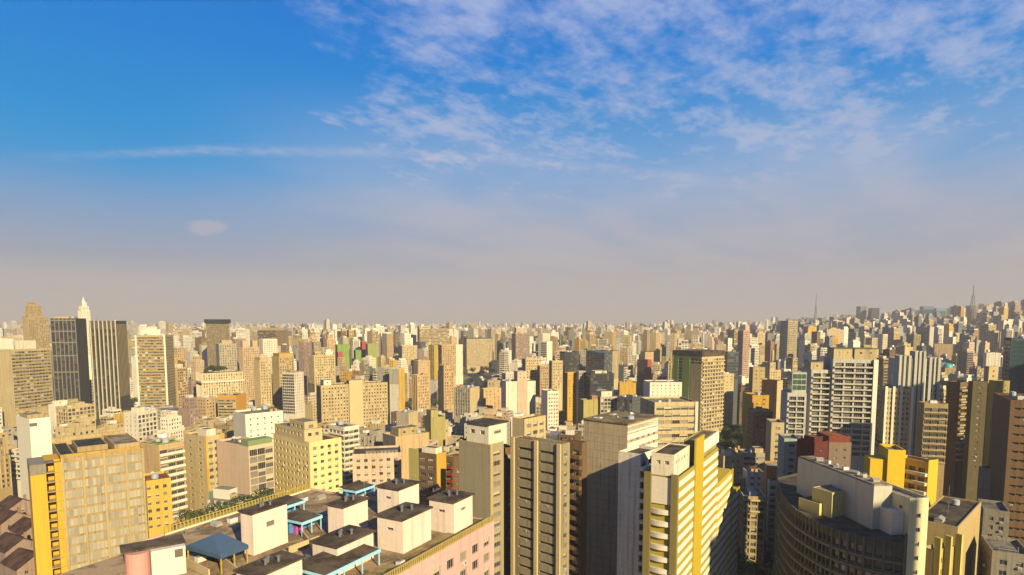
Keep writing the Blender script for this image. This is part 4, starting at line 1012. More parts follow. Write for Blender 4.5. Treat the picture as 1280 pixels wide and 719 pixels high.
# ------------------------------------------------------------------ pink block with roof terrace, straight ahead and below
PZ = 75.0
E = at_z(617, 651, PZ); pa = R(61.5)
pu, pv = Vector((math.cos(pa), math.sin(pa))), Vector((-math.sin(pa), math.cos(pa)))
def ploc(px, py, z=PZ):
    q = at_z(px, py, z).xy - E.xy
    return q.dot(pu), q.dot(pv)
yb1, yb2 = ploc(204, 667)[1], ploc(300, 637)[1]
PW = (yb1 + yb2) / 2; PL = -82.0
print('pink depth', yb1, yb2, 'E', E, 'left block', ploc(187, 689), ploc(231, 683), ploc(157, 674))
pk = Bd(); pk.root = empty('pink_apartment_building', (E.x, E.y, 0), pa); pk.rng = random.Random(11)
tag(pk.root, 'large pink apartment block with roof terrace, blue awnings and pink roof houses', 'building')
PINK = m_wall((.55, .335, .325), .7)
pst = S(cw=4.3, f=.54, wh=1.8, sl=.85, fh=3.2, top=2.0, rec=.3, mg=.8, pw=(2, 2, 6, 5))
le1, le2 = ploc(150, 672), ploc(188, 719)
xl0 = le1[0] + (le2[0] - le1[0]) * (0 - le1[1]) / (le2[1] - le1[1]); xl1 = le1[0] + (le2[0] - le1[0]) * (PW - le1[1]) / (le2[1] - le1[1])
print('deck end', le1, le2, xl0, xl1)
PL = max(-95.0, xl0)
pp = [(PL, 0), (0, 0), (0, PW), (xl1, PW)]
shell(pk.root, pp, 0, PZ, [pst, pst, STY['blank'], STY['blank']], [PINK, m_wall(C['pale_pink'], .5)] + PANES, pk.rng, 42, True, m_roof((.33, .23, .13)), .35)
DZ = PZ - .35
wpp = [tuple(E.xy + pu * x + pv * y) for x, y in pp]
OCC.update(occ_cells(wpp, 3)); HERO.append((150, 620, 640, 730, 40, 'pink block', pk.root))
HERO.append((380, 620, 600, 730, E.y, 'pink block', pk.root))
OLV = m_wall((.33, .26, .09), .7)
m = MB(); m.box(PL, -.1, .30, 4.4, DZ + .004, DZ + .25); m.build('walkway', [m_roof((.28, .21, .09))], pk.root)
m = MB()
m.box(PL, -.05, .02, .22, PZ + .006, PZ + .25); m.box(PL, -.05, .0, .26, PZ + 1.1, PZ + 1.25)
for k in range(int(-PL / .55)): x = -.1 - k * .55; m.box(x - .22, x, .04, .2, PZ + .25, PZ + 1.1)
m.build('parapet_railing', [OLV], pk.root)
# tiled deck sheets between roof houses
m = MB(); m.box(PL, -1.0, 5.0, PW - 3, DZ + .004, DZ + .03); m.build('terrace_deck', [m_roof((.32, .23, .14))], pk.root)
WPK = [m_wall((.63, .54, .49), .7), m_wall(C['pale_pink'], .4)] + PANES
DRK = m_roof((.095, .072, .05))
def roof_house(left, bot, right, h, style=('blank',) * 4, door=None):
    t, wr, wl_ = box_px(pk.root, E, 'roof_house', left, bot, right, DZ + h, h - .04, pa, WPK, DRK, list(style), True, .35)
    # child of the rotated root: bring into its frame
    q = at_z(*bot, DZ + h).xy - E.xy
    t.location = (q.dot(pu), q.dot(pv), DZ + .04); t.rotation_euler = (0, 0, 0)
    for k, (dx, dy) in enumerate(((.5, .6), (.62, .35), (.4, .5))):
        mm = MB(); mm.tube((0, 0, 0), (0, 0, .8), .22, 8); mm.tube((0, 0, .8), (0, 0, 1.0), .4, 8, 0, .1); mm.build('roof_vent', [M_METAL], t, (wr * dx, wl_ * dy, h + .22))
    if door:
        side, s0, wd = door; mm = MB()
        if side == 'l': mm.box(-.06, -.003, s0, s0 + wd, .1, 2.3)
        else: mm.box(s0, s0 + wd, -.06, -.003, .1, 2.3)
        mm.build('door', [m_plain((.09, .12, .16), .6)], t)
    return t, wr, wl_
SW = S(cw=6, f=.26, wh=1.0, sl=1.0, rec=.2, mg=.3, pw=(1, 0, 3, 3), fh=3.2); SL = S(cw=4, f=.28, wh=.5, sl=2.2, rec=.25, mg=.3, pw=(1, 0, 0, 0), fh=3.4)
bl = STY['blank']
def rh(*a, style=(bl, bl, bl, bl), door=None): return roof_house(*a, style=[q for q in style], door=door)
# box_px accepts style dicts
rh((300, 622), (315, 643), (358, 634), 7.4, style=(SW, bl, bl, bl)); rh((295, 698), (322, 722), (377, 695), 5.2)
rh((390, 668), (421, 685), (466, 667), 4.6, style=(bl, bl, bl, SL), door=('l', 6, 1.2)); rh((471, 640), (503, 651), (538, 640), 6.0, style=(bl, bl, bl, SL), door=('l', 6.5, 1.3))
rh((409, 629), (429, 635), (459, 626), 6.0); rh((536, 619), (567, 629), (590, 620), 6.2, style=(SL, bl, bl, SL), door=('l', 6.0, 1.2)); rh((471, 606), (498, 613), (523, 599), 6.0, style=(bl, bl, bl, SL))
# stair drum and white room on the far corner
CH = 4.6
q0, q1 = ploc(188, 690, DZ + CH), ploc(231, 682, DZ + CH)
dq = Vector((q1[0] - q0[0], q1[1] - q0[1])); wq = dq.length
cr = empty('corner_room', (q0[0], q0[1], DZ + .04), math.atan2(dq.y, dq.x)); cr.parent = pk.root
print('corner', q0, q1, wq, 'edge', ploc(150, 675), ploc(185, 719))
m = MB(); m.tube((-1.7, 1.6, 0), (-1.7, 1.6, CH - .05), 1.75, 20); m.build('stair_drum', [m_wall((.46, .24, .22), .6)], cr)
m = MB(); m.box(0, wq, 0, 5.0, 0, CH - .04); m.build('room_wall', [m_wall((.54, .53, .50), .6)], cr)
m = MB(); m.box(-3.9, wq + .2, 1.2, 5.4, CH - .036, CH + .25); m.build('corner_roof', [DRK], cr)
m = MB(); m.box(wq * .68, wq * .92, -.06, -.003, CH - 1.7, CH - .4); m.build('louvre', [m_plain((.10, .08, .06))], cr)
# low terrace walls
for (pA, pB) in (((205, 690), (262, 719)), ((231, 690), (255, 684)), ((255, 684), (300, 719)), ((377, 668), (395, 690)), ((360, 690), (398, 676))):
    a_, b_ = ploc(*pA), ploc(*pB); L_ = math.hypot(b_[0] - a_[0], b_[1] - a_[1])
    m = MB(); m.obox((a_[0], a_[1], DZ + .04), ((b_[0] - a_[0]) / L_, (b_[1] - a_[1]) / L_), ((b_[1] - a_[1]) / L_, -(b_[0] - a_[0]) / L_), L_, .25, 1.3); m.build('terrace_wall', [m_wall(C['cream'], .5)], pk.root)
# blue hipped canopy
def canopy(pl_, pb_, pr_, apex_h, h):
    l, bt, rr = ploc(*pl_, DZ + h), ploc(*pb_, DZ + h), ploc(*pr_, DZ + h)
    x0, y0, x1, y1 = bt[0], bt[1], rr[0], l[1]
    m = MB(); zt = DZ + h; mx, my = (x0 + x1) / 2, (y0 + y1) / 2; w4 = (x1 - x0) * .12
    m.quad((x0, y0, zt), (x1, y0, zt), (mx + w4, my, zt + apex_h), (mx - w4, my, zt + apex_h)); m.quad((x1, y1, zt), (x0, y1, zt), (mx - w4, my, zt + apex_h), (mx + w4, my, zt + apex_h))
    m.poly([(x0, y1, zt), (x0, y0, zt), (mx - w4, my, zt + apex_h)]); m.poly([(x1, y0, zt), (x1, y1, zt), (mx + w4, my, zt + apex_h)])
    m.box(x0, x1, y0, y0 + .08, zt - .7, zt - .004); m.box(x0, x0 + .08, y0 + .084, y1, zt - .7, zt - .004); m.box(x1 - .08, x1, y0 + .084, y1, zt - .7, zt - .004); m.box(x0 + .084, x1 - .084, y1 - .08, y1, zt - .7, zt - .004)
    cpy = empty('canopy', (0, 0, 0)); cpy.parent = pk.root
    m.build('fabric_roof', [m_plain((.035, .075, .15), .75)], cpy)
    for x in (x0 + .2, (x0 + x1) / 2, x1 - .2):
        for y in (y0 + .2, y1 - .2): mm = MB(); mm.box(x - .1, x + .1, y - .1, y + .1, DZ + .035, zt - .02); mm.build('post', [M_YEL], cpy)
canopy((261, 672), (275, 694), (314, 682), 2.0, 3.2)
# awnings with blue edges
def awning(pA, pB, dep, h, fall=.5):
    a_, b_ = ploc(*pA, DZ + h), ploc(*pB, DZ + h); x0, x1, y = a_[0], b_[0], (a_[1] + b_[1]) / 2
    if x1 < x0: x0, x1 = x1, x0
    aw = empty('awning', (0, 0, 0)); aw.parent = pk.root; zt = DZ + h
    m = MB(); m.quad((x0, y, zt), (x1, y, zt), (x1, y + dep, zt + fall), (x0, y + dep, zt + fall)); m.quad((x0, y + dep, zt + fall - .15), (x1, y + dep, zt + fall - .15), (x1, y, zt - .15), (x0, y, zt - .15))
    m.quad((x0, y + dep, zt + fall), (x1, y + dep, zt + fall), (x1, y + dep, zt + fall - .15), (x0, y + dep, zt + fall - .15)); m.build('awning_roof', [DRK], aw)
    m = MB(); m.box(x0 - .1, x1 + .1, y - .14, y - .005, zt - .5, zt + .06); m.box(x0 - .12, x0 - .005, y, y + dep, zt - .35, zt + .1); m.box(x1 + .005, x1 + .12, y, y + dep, zt - .35, zt + .1); m.build('edge_beam', [M_LBLUE], aw)
    n = max(2, int((x1 - x0) / 3.2))
    for k in range(n + 1): x = x0 + .15 + (x1 - x0 - .3) * k / n; mm = MB(); mm.box(x - .09, x + .09, y + .02, y + .2, DZ + .27, zt - .02); mm.build('post', [M_LBLUE], aw)
    mm = MB(); mm.box(x0, x1, y + dep * .55, y + dep * .6, DZ + .3, DZ + 2.2); mm.build('blue_screen', [M_BLUE], aw)
awning((364, 651), (414, 647), 6, 3.0); awning((397, 718), (482, 688), 6.5, 3.0); awning((358, 634), (378, 625), 5, 3.0); awning((440, 614), (472, 607), 5, 2.6)
# seven small things on the deck
for (px, py, cc) in ((422, 640, (.05, .36, .36)), (462, 613, (.04, .08, .35)), (372, 664, (.35, .08, .30))):
    q = ploc(px, py); m = MB(); m.box(q[0] - 1, q[0] + 1, q[1] - .6, q[1] + .6, DZ + .04, DZ + 1.5); m.box(q[0] - 1.1, q[0] + 1.1, q[1] - .7, q[1] + .7, DZ + 1.503, DZ + 1.62)
    m.build('roof_cabinet', [m_plain(cc, .6)], pk.root)
rr_ = random.Random(21)
for (px, py, kind) in ((350, 662, 'u'), (388, 655, 't'), (447, 668, 'u'), (520, 662, 'p'), (548, 650, 'u'), (562, 664, 'd'), (440, 700, 'p'), (500, 705, 'u'), (242, 664, 'p'), (270, 655, 's'), (290, 652, 'u'), (330, 655, 'a'), (455, 622, 'a'), (500, 628, 't'), (545, 612, 'p'), (585, 655, 'd'), (250, 700, 'u'), (225, 655, 'a'), (400, 622, 's'), (380, 625, 'u')):
    q = ploc(px, py)
    nm, me_ = dict(u=('rooftop_unit', UNIT), t=('water_tank', TANK), p=('roof_pipe', PIPE), d=('satellite_dish', DISH), s=('skylight', SKYL), a=('aerial', AERIAL))[kind]
    s_ = rr_.uniform(.55, .8); inst(nm, me_, pk.root, (q[0], q[1], DZ + .03), rr_.choice((0, math.pi / 2)), (s_, s_, s_))
# yellow railing along the rear edge
m = MB(); n = 46
x_l, x_r = ploc(204, 667)[0], ploc(420, 617)[0]
m.box(x_l, x_r, PW - .5, PW - .38, DZ + 1.5, DZ + 1.65); m.box(x_l, x_r, PW - .5, PW - .38, DZ + .1, DZ + .5)
for k in range(n + 1): x = x_l + (x_r - x_l) * k / n; m.box(x - .12, x + .12, PW - .55, PW - .34, DZ + .0, DZ + 1.75)
m.build('yellow_railing', [M_YEL], pk.root)
m = MB(); m.box(x_l, x_r, PW - .6, PW - .56, DZ + .04, DZ + .42); m.build('railing_kerb', [m_wall(C['white'], .4)], pk.root)
HEDGE = (x_l, x_r)

# ------------------------------------------------------------------ unseen towers added beside and behind the viewpoint to cast shade into view
def shade_tower(name, label, x, y, w, l, h, a, col):
    r_ = empty(name, (x, y, 0), a); tag(r_, label, 'building')
    po = [(-w / 2, -l / 2), (w / 2, -l / 2), (w / 2, l / 2), (-w / 2, l / 2)]
    shell(r_, po, 0, h, [STY['win']] * 4, [m_wall(C[col]), m_wall(C['cream'])] + PANES, random.Random(2), h * .4, False, m_roof(ROOF['grey']))
    OCC.update(occ_cells([(x + p, y + q) for p, q in po], 8))

# dark red gabled houses low in the shaded corner
def gabled_house(px, py, z, w, l, h, a, label):
    p = at_z(px, py, z); r_ = empty('house', (p.x, p.y, 0), a); tag(r_, label, 'house', 'gabled houses among the towers')
    m = MB(); m.box(0, w, 0, l, 0, z); m.poly([(-.0, 0, z + .001), (w, 0, z + .001), (w / 2, 0, z + h)]); m.poly([(w, l, z + .001), (0, l, z + .001), (w / 2, l, z + h)])
    m.build('wall', [m_wall(C['mauve'])], r_)
    m = MB(); o = .6
    for s_, x in ((1, -o), (-1, w + o)):
        q = [(x, -o, z - h * o / (w / 2) + .12), (w / 2, -o, z + h + .12), (w / 2, l + o, z + h + .12), (x, l + o, z - h * o / (w / 2) + .12)]
        m.poly(q if s_ < 0 else q[::-1]); m.poly([(a_, b_, c_ - .14) for a_, b_, c_ in (q[::-1] if s_ < 0 else q)])
    m.build('roof', [m_roof((.075, .04, .03))], r_)
    m = MB(); m.box(w * .7, w * .7 + .9, l * .3, l * .3 + .9, z + .2, z + h + .9); m.build('chimney', [m_wall(C['rust'])], r_)
    for k in range(3): inst('window', window_mesh(1.2, 1.5, k), r_, (w * (k + 1) / 4, -.004, z - 2.2), 0)
    wp = [(p.x + math.cos(a) * s - math.sin(a) * t_, p.y + math.sin(a) * s + math.cos(a) * t_) for s, t_ in ((0, 0), (w, 0), (w, l), (0, l))]
    OCC.update(occ_cells(wp, 2))
for args in ((6, 690, 16, 13, 16, 4, R(60), 'dark red gabled house beneath the yellow loggia wing, lowest of its cluster'), (26, 668, 18, 12, 15, 4, R(56), 'dark red gabled house against the wall of the yellow loggia wing'),
             (0, 655, 20, 13, 14, 4, R(62), 'dark red gabled house behind two others at the picture corner'), (20, 712, 15, 13, 15, 4, R(58), 'dark red gabled house cut off by the lower picture edge'), (10, 636, 22, 12, 13, 3.5, R(60), 'dark red gabled house below a peach windowed block')):
    gabled_house(*args)
HERO.append((-5, 34, 640, 726, 240, 'houses', None))
shade_tower('office_tower', 'unseen cream tower added behind the viewpoint to cast shade', 210, -55, 20, 24, 174, R(31), 'sand')  # added caster, narrowed so its shadow falls on the curved block
shade_tower('apartment_building', 'unseen tan tower added beyond the picture edge to cast shade', 366, 190, 60, 30, 176, R(30), 'tan')  # this and the next two: added casters that shade the right side
shade_tower('apartment_building', 'unseen brown tower added outside the view to cast shade', 440, 240, 80, 30, 172, R(30), 'brown')
shade_tower('apartment_building', 'unseen grey tower added outside the view to cast shade', 275, 90, 36, 26, 132, R(30), 'lgrey')

# ------------------------------------------------------------------ ground
def build_ground():
    m = MB()
    xs = [-15000, -9000, -6000, -4200, -3000] + list(range(-2400, 2401, 240)) + [3000, 3800, 4800, 6000, 9000, 15000]
    ys = [-1500, -600, 0, 300, 600] + list(range(900, 5001, 200)) + [5600, 6500, 7500, 9000, 11000, 14000, 20000]
    for y in ys:
        for x in xs: m.v.append((x, y, ground_z(x, y) - .02))
    n = len(xs)
    for j in range(len(ys) - 1):
        for i in range(n - 1): m.f.append((j * n + i, j * n + i + 1, (j + 1) * n + i + 1, (j + 1) * n + i)); m.m.append(0)
    mt, b, g = principled("city_ground")
    P = N(g.n, 'ShaderNodeTexCoord').outputs['Object']
    f = g.noise(P, .012, 6, .65); f2 = g.noise(P, .15, 4, .7)
    c = g.ramp(f, [(.30, (.05, .055, .03)), (.45, (.07, .065, .055)), (.55, (.12, .10, .075)), (.7, (.20, .16, .11))])
    c = g.mix(g.rng(f2, .4, .7, 0, .6), c, (.05, .048, .045, 1))
    g.l.new(c, b.inputs['Base Color']); b.inputs['Roughness'].default_value = .95
    o = m.build('ground', [mt]); o['kind'] = 'structure'
    for p in o.data.polygons: p.use_smooth = True
    # a street between the tan tower and the yellow tower
    m = MB(); m.quad((20, 40, .004), (34, 40, .004), (128, 330, .004), (114, 330, .004)); o = m.build('street', [m_plain((.05, .05, .052), .9)]); o['kind'] = 'structure'


build_ground()

# ------------------------------------------------------------------ trees
def leaf_mat(c):
    m, b, g = principled("leaf")
    oi = N(g.n, 'ShaderNodeObjectInfo').outputs['Random']
    P = N(g.n, 'ShaderNodeTexCoord').outputs['Object']
    f = g.noise(P, .9, 3)
    k = g.m('ADD', g.m('MULTIPLY', oi, .5), g.m('MULTIPLY', f, .6))
    g.l.new(g.mix(k, tuple(q * .6 for q in c) + (1,), tuple(q * 1.5 for q in c) + (1,)), b.inputs['Base Color'])
    b.inputs['Roughness'].default_value = .7; b.inputs['Specular IOR Level'].default_value = .2
    return m


LEAFS = [leaf_mat((.026, .040, .010)), leaf_mat((.042, .056, .014)), leaf_mat((.018, .030, .010))]
BARK = m_plain((.09, .065, .045), .9)


def leaves(m, c, r, n, rng, size, sq=.75):
    for _ in range(n):
        d = Vector((rng.gauss(0, 1), rng.gauss(0, 1), rng.gauss(0, 1))).normalized()
        p = Vector(c) + Vector((d.x * r, d.y * r, d.z * r * sq)) * (rng.random() ** .35)
        nn = (d + Vector((rng.gauss(0, .5), rng.gauss(0, .5), rng.gauss(0, .5) + .3))).normalized()
        a = nn.orthogonal().normalized(); bb = nn.cross(a); th = rng.random() * 6.28
        a, bb = a * math.cos(th) + bb * math.sin(th), bb * math.cos(th) - a * math.sin(th)
        s_ = size * rng.uniform(.6, 1.3)
        m.quad(tuple(p - a * s_), tuple(p - bb * s_ * .7), tuple(p + a * s_), tuple(p + bb * s_ * .7), rng.choice((0, 0, 1, 1, 2)))


TREES = []
for k in range(5):
    rng = random.Random(40 + k); cm_, tm = MB(), MB()
    h = 9.0
    tm.tube((0, 0, -.3), (rng.uniform(-.3, .3), rng.uniform(-.3, .3), h * .5), .38, 8, 0, .25)
    for q in range(9):
        an = q * 2.4 + rng.random(); rr = rng.uniform(1.2, 3.4); zz = h * rng.uniform(.5, .95)
        c = (math.cos(an) * rr, math.sin(an) * rr, zz)
        tm.tube((0, 0, h * rng.uniform(.35, .5)), c, .16, 5, 0, .06)
        leaves(cm_, c, rng.uniform(1.4, 2.3), 95, rng, .30)
    leaves(cm_, (0, 0, h * .78), 2.6, 160, rng, .32)
    TREES.append((cm_.mesh('crown', LEAFS), tm.mesh('trunk', [BARK])))


def tree(x, y, z, h, label, group, k=None, squash=1.0):
    q = TREES[random.randrange(5) if k is None else k]
    r_ = empty('tree', (x, y, z), random.random() * 6.28); s_ = h / 10.5
    inst('trunk', q[1], r_, (0, 0, 0), 0, (s_, s_, s_)); inst('crown', q[0], r_, (0, 0, 0), 0, (s_ * squash, s_ * squash, s_))
    tag(r_, label, 'tree', group)


def tree_at(px, py, d, h, label, group):
    h = h * random.uniform(1.1, 1.5); gz = 0.0
    for _ in range(3): p = at_z(px, py, h + gz); gz = ground_z(p.x, p.y)
    tree(p.x, p.y, gz, h, label, group, squash=1.2)
    OCC.update(occ_cells([(p.x - 4, p.y - 4), (p.x + 4, p.y - 4), (p.x + 4, p.y + 4), (p.x - 4, p.y + 4)], 0))
    HERO.append((px - 6, px + 6, py, py + 13, p.y, 'one of the street and park trees', None))


for (px, py, d) in ((884, 528, 330), (896, 523, 335), (906, 524, 330), (918, 527, 325), (926, 534, 320), (888, 538, 318), (902, 540, 315), (914, 541, 312), (909, 531, 0), (922, 536, 0), (928, 530, 0), (912, 546, 0), (920, 545, 0), (929, 543, 0)):
    tree_at(px, py, d, 14, 'large dark tree in the clump below the lime striped tower', 'trees below the lime striped tower')
for (px, py, d) in ((571, 463, 800), (580, 459, 820), (590, 457, 830), (600, 462, 810), (608, 456, 840), (615, 459, 830), (586, 470, 760), (597, 474, 755), (574, 474, 760)):
    tree_at(px, py, d, 14, 'dark green park tree among the cream towers', 'park trees among the cream towers')
for (px, py, d) in ((508, 499, 530), (516, 496, 540), (522, 502, 525), (540, 494, 600), (548, 497, 590)):
    tree_at(px, py, d, 12, 'round dark tree below the terracotta tan block', 'trees below the terracotta tan block')
for (px, py, d) in ((360, 515, 470), (370, 513, 475), (376, 519, 465)):
    tree_at(px, py, d, 12, 'dark tree beside the plain white taller block', 'trees beside the plain white block')
for (px, py, d) in ((156, 492, 520), (164, 494, 525), (190, 498, 560), (198, 496, 565), (150, 500, 505)):
    tree_at(px, py, d, 12, 'green street tree at the foot of the finned tower', 'trees at the foot of the finned tower')
for (px, py, d) in ((921, 672, 178), (930, 664, 185), (940, 658, 192), (951, 668, 182), (958, 655, 200), (935, 690, 168), (950, 695, 165), (926, 704, 160), (943, 715, 156)):
    tree_at(px, py, d, 14, 'very dark tree in the shaded gap before the curved block', 'trees in the shaded gap')
for (px, py, d) in ((20, 498, 470), (30, 501, 460), (8, 520, 400), (14, 516, 410)):
    tree_at(px, py, d, 12, 'dark tree among low roofs by the cream slab', 'trees by the cream slab')
for (px, py, d) in ((1188, 566, 330), (1178, 572, 320), (1196, 570, 325), (1206, 575, 315), (1120, 552, 380), (1130, 556, 370)):
    tree_at(px, py, d, 14, 'dark tree in shade between the brown towers and the yellow block', 'trees in shade by the yellow block')
# roof garden
for k in range(7):
    f = (k + .5) / 7; x, y = GARDEN.wr * (.1 + .5 * f), GARDEN.wl * (.2 + .25 * (k % 2))
    p = GARDEN.root.matrix_basis @ Vector((x, y, GARDEN.h - .9))
    tree(p.x, p.y, p.z, 8 + (k * 37 % 5), 'bushy tree growing on the roof of the broad corniced block', 'trees of the roof garden', squash=1.2)
# terrace hedge of the pink block: clipped bush by clipped bush it reads as one hedge
rng = random.Random(9); m = MB()
hz_ = empty('hedge', (E.x, E.y, PZ), pa); tag(hz_, 'dark clipped hedge behind the yellow railing of the pink block terrace', 'hedge')
for k in range(34):
    x = HEDGE[0] + 4 + (HEDGE[1] - HEDGE[0] - 14) * k / 33
    leaves(m, (x, PW - .1 + 1.2, 1.7 + .4 * math.sin(k * .7)), 1.3, 60, rng, .2)
m.build('foliage', LEAFS, hz_)
m = MB(); m.box(HEDGE[0] + 3, HEDGE[1] - 9, PW - .02 + .06, PW + 2.3, -1.6, .6); m.build('planter', [m_wall(C['grey'])], hz_)

# ------------------------------------------------------------------ all the other buildings of the middle distance
PAL = [('cream', 'cream', 17), ('sand', 'sand coloured', 9), ('peach', 'peach', 9), ('white', 'white', 17), ('lgrey', 'grey', 9), ('cool', 'pale grey', 10), ('tan', 'tan', 6), ('pale_pink', 'pale pink', 8), ('yellow', 'yellow', 4), ('bright', 'bright white', 11),
       ('mauve', 'dull mauve', 4), ('brown', 'brown', 5), ('khaki', 'khaki', 4), ('rust', 'rust brown', 3), ('slate', 'dark slate', 5), ('gold', 'deep yellow', 2), ('concrete', 'concrete', 6)]
RPAL = [('brown', 'brown roof', 22), ('grey', 'grey roof', 24), ('tan', 'tan roof', 18), ('tile', 'red roof', 9), ('pale', 'pale roof', 14), ('black', 'black roof', 8), ('olive', 'olive roof', 6)]
SPAL = [('win', 'square windows', 26), ('bays', 'vertical bays', 20), ('ribbon', 'ribbon windows', 10), ('wide', 'wide windows', 14), ('balc', 'balconies', 10), ('small', 'tiny windows', 14), ('dense', 'dense windows', 12), ('slats', 'slatted front', 4), ('grid', 'gridded front', 6)]


def pick(rng, table): return rng.choices(table, [t[2] for t in table])[0]


def generate():
    rng = random.Random(2024)
    cands = []
    d = 195.0
    heroes = [(a, b_, yt, yb, dist, s) for (a, b_, yt, yb, dist, s, o) in HERO]
    while d < 2300:
        half = d * .90
        x = -half + rng.uniform(0, 20)
        while x < half:
            sc_ = 1.0 + max(0, d - 900) / 2200
            w, l = rng.uniform(8, 17) * sc_, rng.uniform(8, 17) * sc_
            if rng.random() < .18: w *= 1.5
            cx, cy_ = x + w / 2, d + rng.uniform(-5, 5)
            ang = R(52 + 10 * math.sin(cx * .004 + 1) + 12 * math.sin(d * .003) + rng.choice((0, 0, 0, 8, -8)))
            if cx < -.35 * d: ang = R(70 + rng.uniform(-6, 6))
            if cx > .35 * d: ang = R(20 + rng.uniform(-8, 8))
            x += (w + l) * .56 + rng.choice((.5, 1, 2, 6)) * (1 if d < 900 else 1.6)
            u, v = (math.cos(ang), math.sin(ang)), (-math.sin(ang), math.cos(ang))
            po = [(cx + u[0] * p * w / 2 + v[0] * q * l / 2, cy_ + u[1] * p * w / 2 + v[1] * q * l / 2) for p, q in ((-1, -1), (1, -1), (1, 1), (-1, 1))]
            cells = occ_cells(po, .8)
            if any(c in OCC for c in cells): continue
            gz = ground_z(cx, cy_)
            q = rng.random()
            if d < 320: z = rng.uniform(18, 52)
            elif d < 620: z = rng.uniform(14, 44) if q < .75 else rng.uniform(40, 66)
            elif d < 1100: z = rng.uniform(16, 48) if q < .55 else rng.uniform(45, 82)
            else: z = rng.uniform(18, 55) if q < .5 else rng.uniform(50, 100)
            pxs = [proj((*p, gz + z))[0] for p in po]; x0, x1 = min(pxs), max(pxs)
            if x1 < -8 or x0 > 1290: continue
            ok = True
            for _ in range(8):
                top = min(proj((*p, gz + z))[1] for p in po)
                need = [yb for (a, b_, yt, yb, dist, s) in heroes if dist > d - 10 and a - 1 < x1 and b_ + 1 > x0]
                lim = max(need) - 3 if need else 0
                if d < 330: lim = max(lim, 470)
                elif d < 620: lim = max(lim, 452)
                elif d < 1100: lim = max(lim, 425)
                if top >= lim: break
                z *= .84
                if z < 7: ok = False; break
            else: ok = False
            if not ok: continue
            OCC.update(cells)
            cands.append(dict(d=d, cx=cx, cy=cy_, w=w, l=l, a=ang, z=z, gz=gz, x0=x0, x1=x1, top=top))
        d += rng.uniform(13, 18) * (1 + max(0, d - 700) / 1500)
    return cands, heroes


def visible(cands, heroes, step=2):
    cols = [730.0] * (1290 // step + 8)
    ev = [(c['d'], 0, c) for c in cands] + [(h[4], 1, h) for h in heroes]
    ev.sort(key=lambda e: e[0])
    for d, k, c in ev:
        a, b_, yt = (c['x0'], c['x1'], c['top']) if k == 0 else (c[0], c[1], c[2])
        i0, i1 = max(0, int(a / step)), min(len(cols) - 1, int(b_ / step))
        vis = 0
        for i in range(i0, i1 + 1):
            if yt < cols[i]: vis += (min(cols[i], 719) - yt) * step if yt < 719 else 0; cols[i] = yt
        if k == 0: c['vis'] = vis
    return cols


cands, heroes_ = generate()
visible(cands, heroes_)
cands.sort(key=lambda c: -c['vis'])
N_OWN = 285
own = [c for c in cands[:N_OWN] if c['vis'] > 14]
rest = [c for c in cands[len(own):] if c['vis'] > 3]
print('heroes', len(HERO), 'own', len(own), 'rest', len(rest))

ADJ = {}
LM = {}
for h in HERO:
    if len(h[5].split()) <= 4 and h[1] - h[0] > 9: LM[h[5]] = ((h[0] + h[1]) / 2, h[2], h[4])
USED = set(o.get('label', '') for o in bpy.data.objects)


def label_for(c, colw, roofw, stw, extra):
    px, d = (c['x0'] + c['x1']) / 2, c['d']
    size = 'low' if c['z'] < 20 else 'squat' if c['z'] < 30 else 'mid-rise' if c['z'] < 48 else 'tall'
    near = sorted(LM.items(), key=lambda kv: abs(kv[1][0] - px) + abs(kv[1][1] - c['top']) * .6)[:6]
    opts = []
    for nm, (hx, hy, hd) in near:
        if abs(hx - px) < 25: rel = 'behind the' if hd < d else 'in front of the'
        else: rel = 'near the'
        opts.append(rel + ' ' + nm)
    base = [f'{size} {colw} block, {roofw}, {stw}', f'{size} {colw} block, {roofw}, {extra}', f'{size} {colw} block, {stw}, {extra}']
    for o in opts:
        for bs in base:
            t = bs + ', ' + o
            if t not in USED and len(t.replace('-', ' ').split()) <= 16: USED.add(t); return t
    return base[0] + ', ' + opts[0]


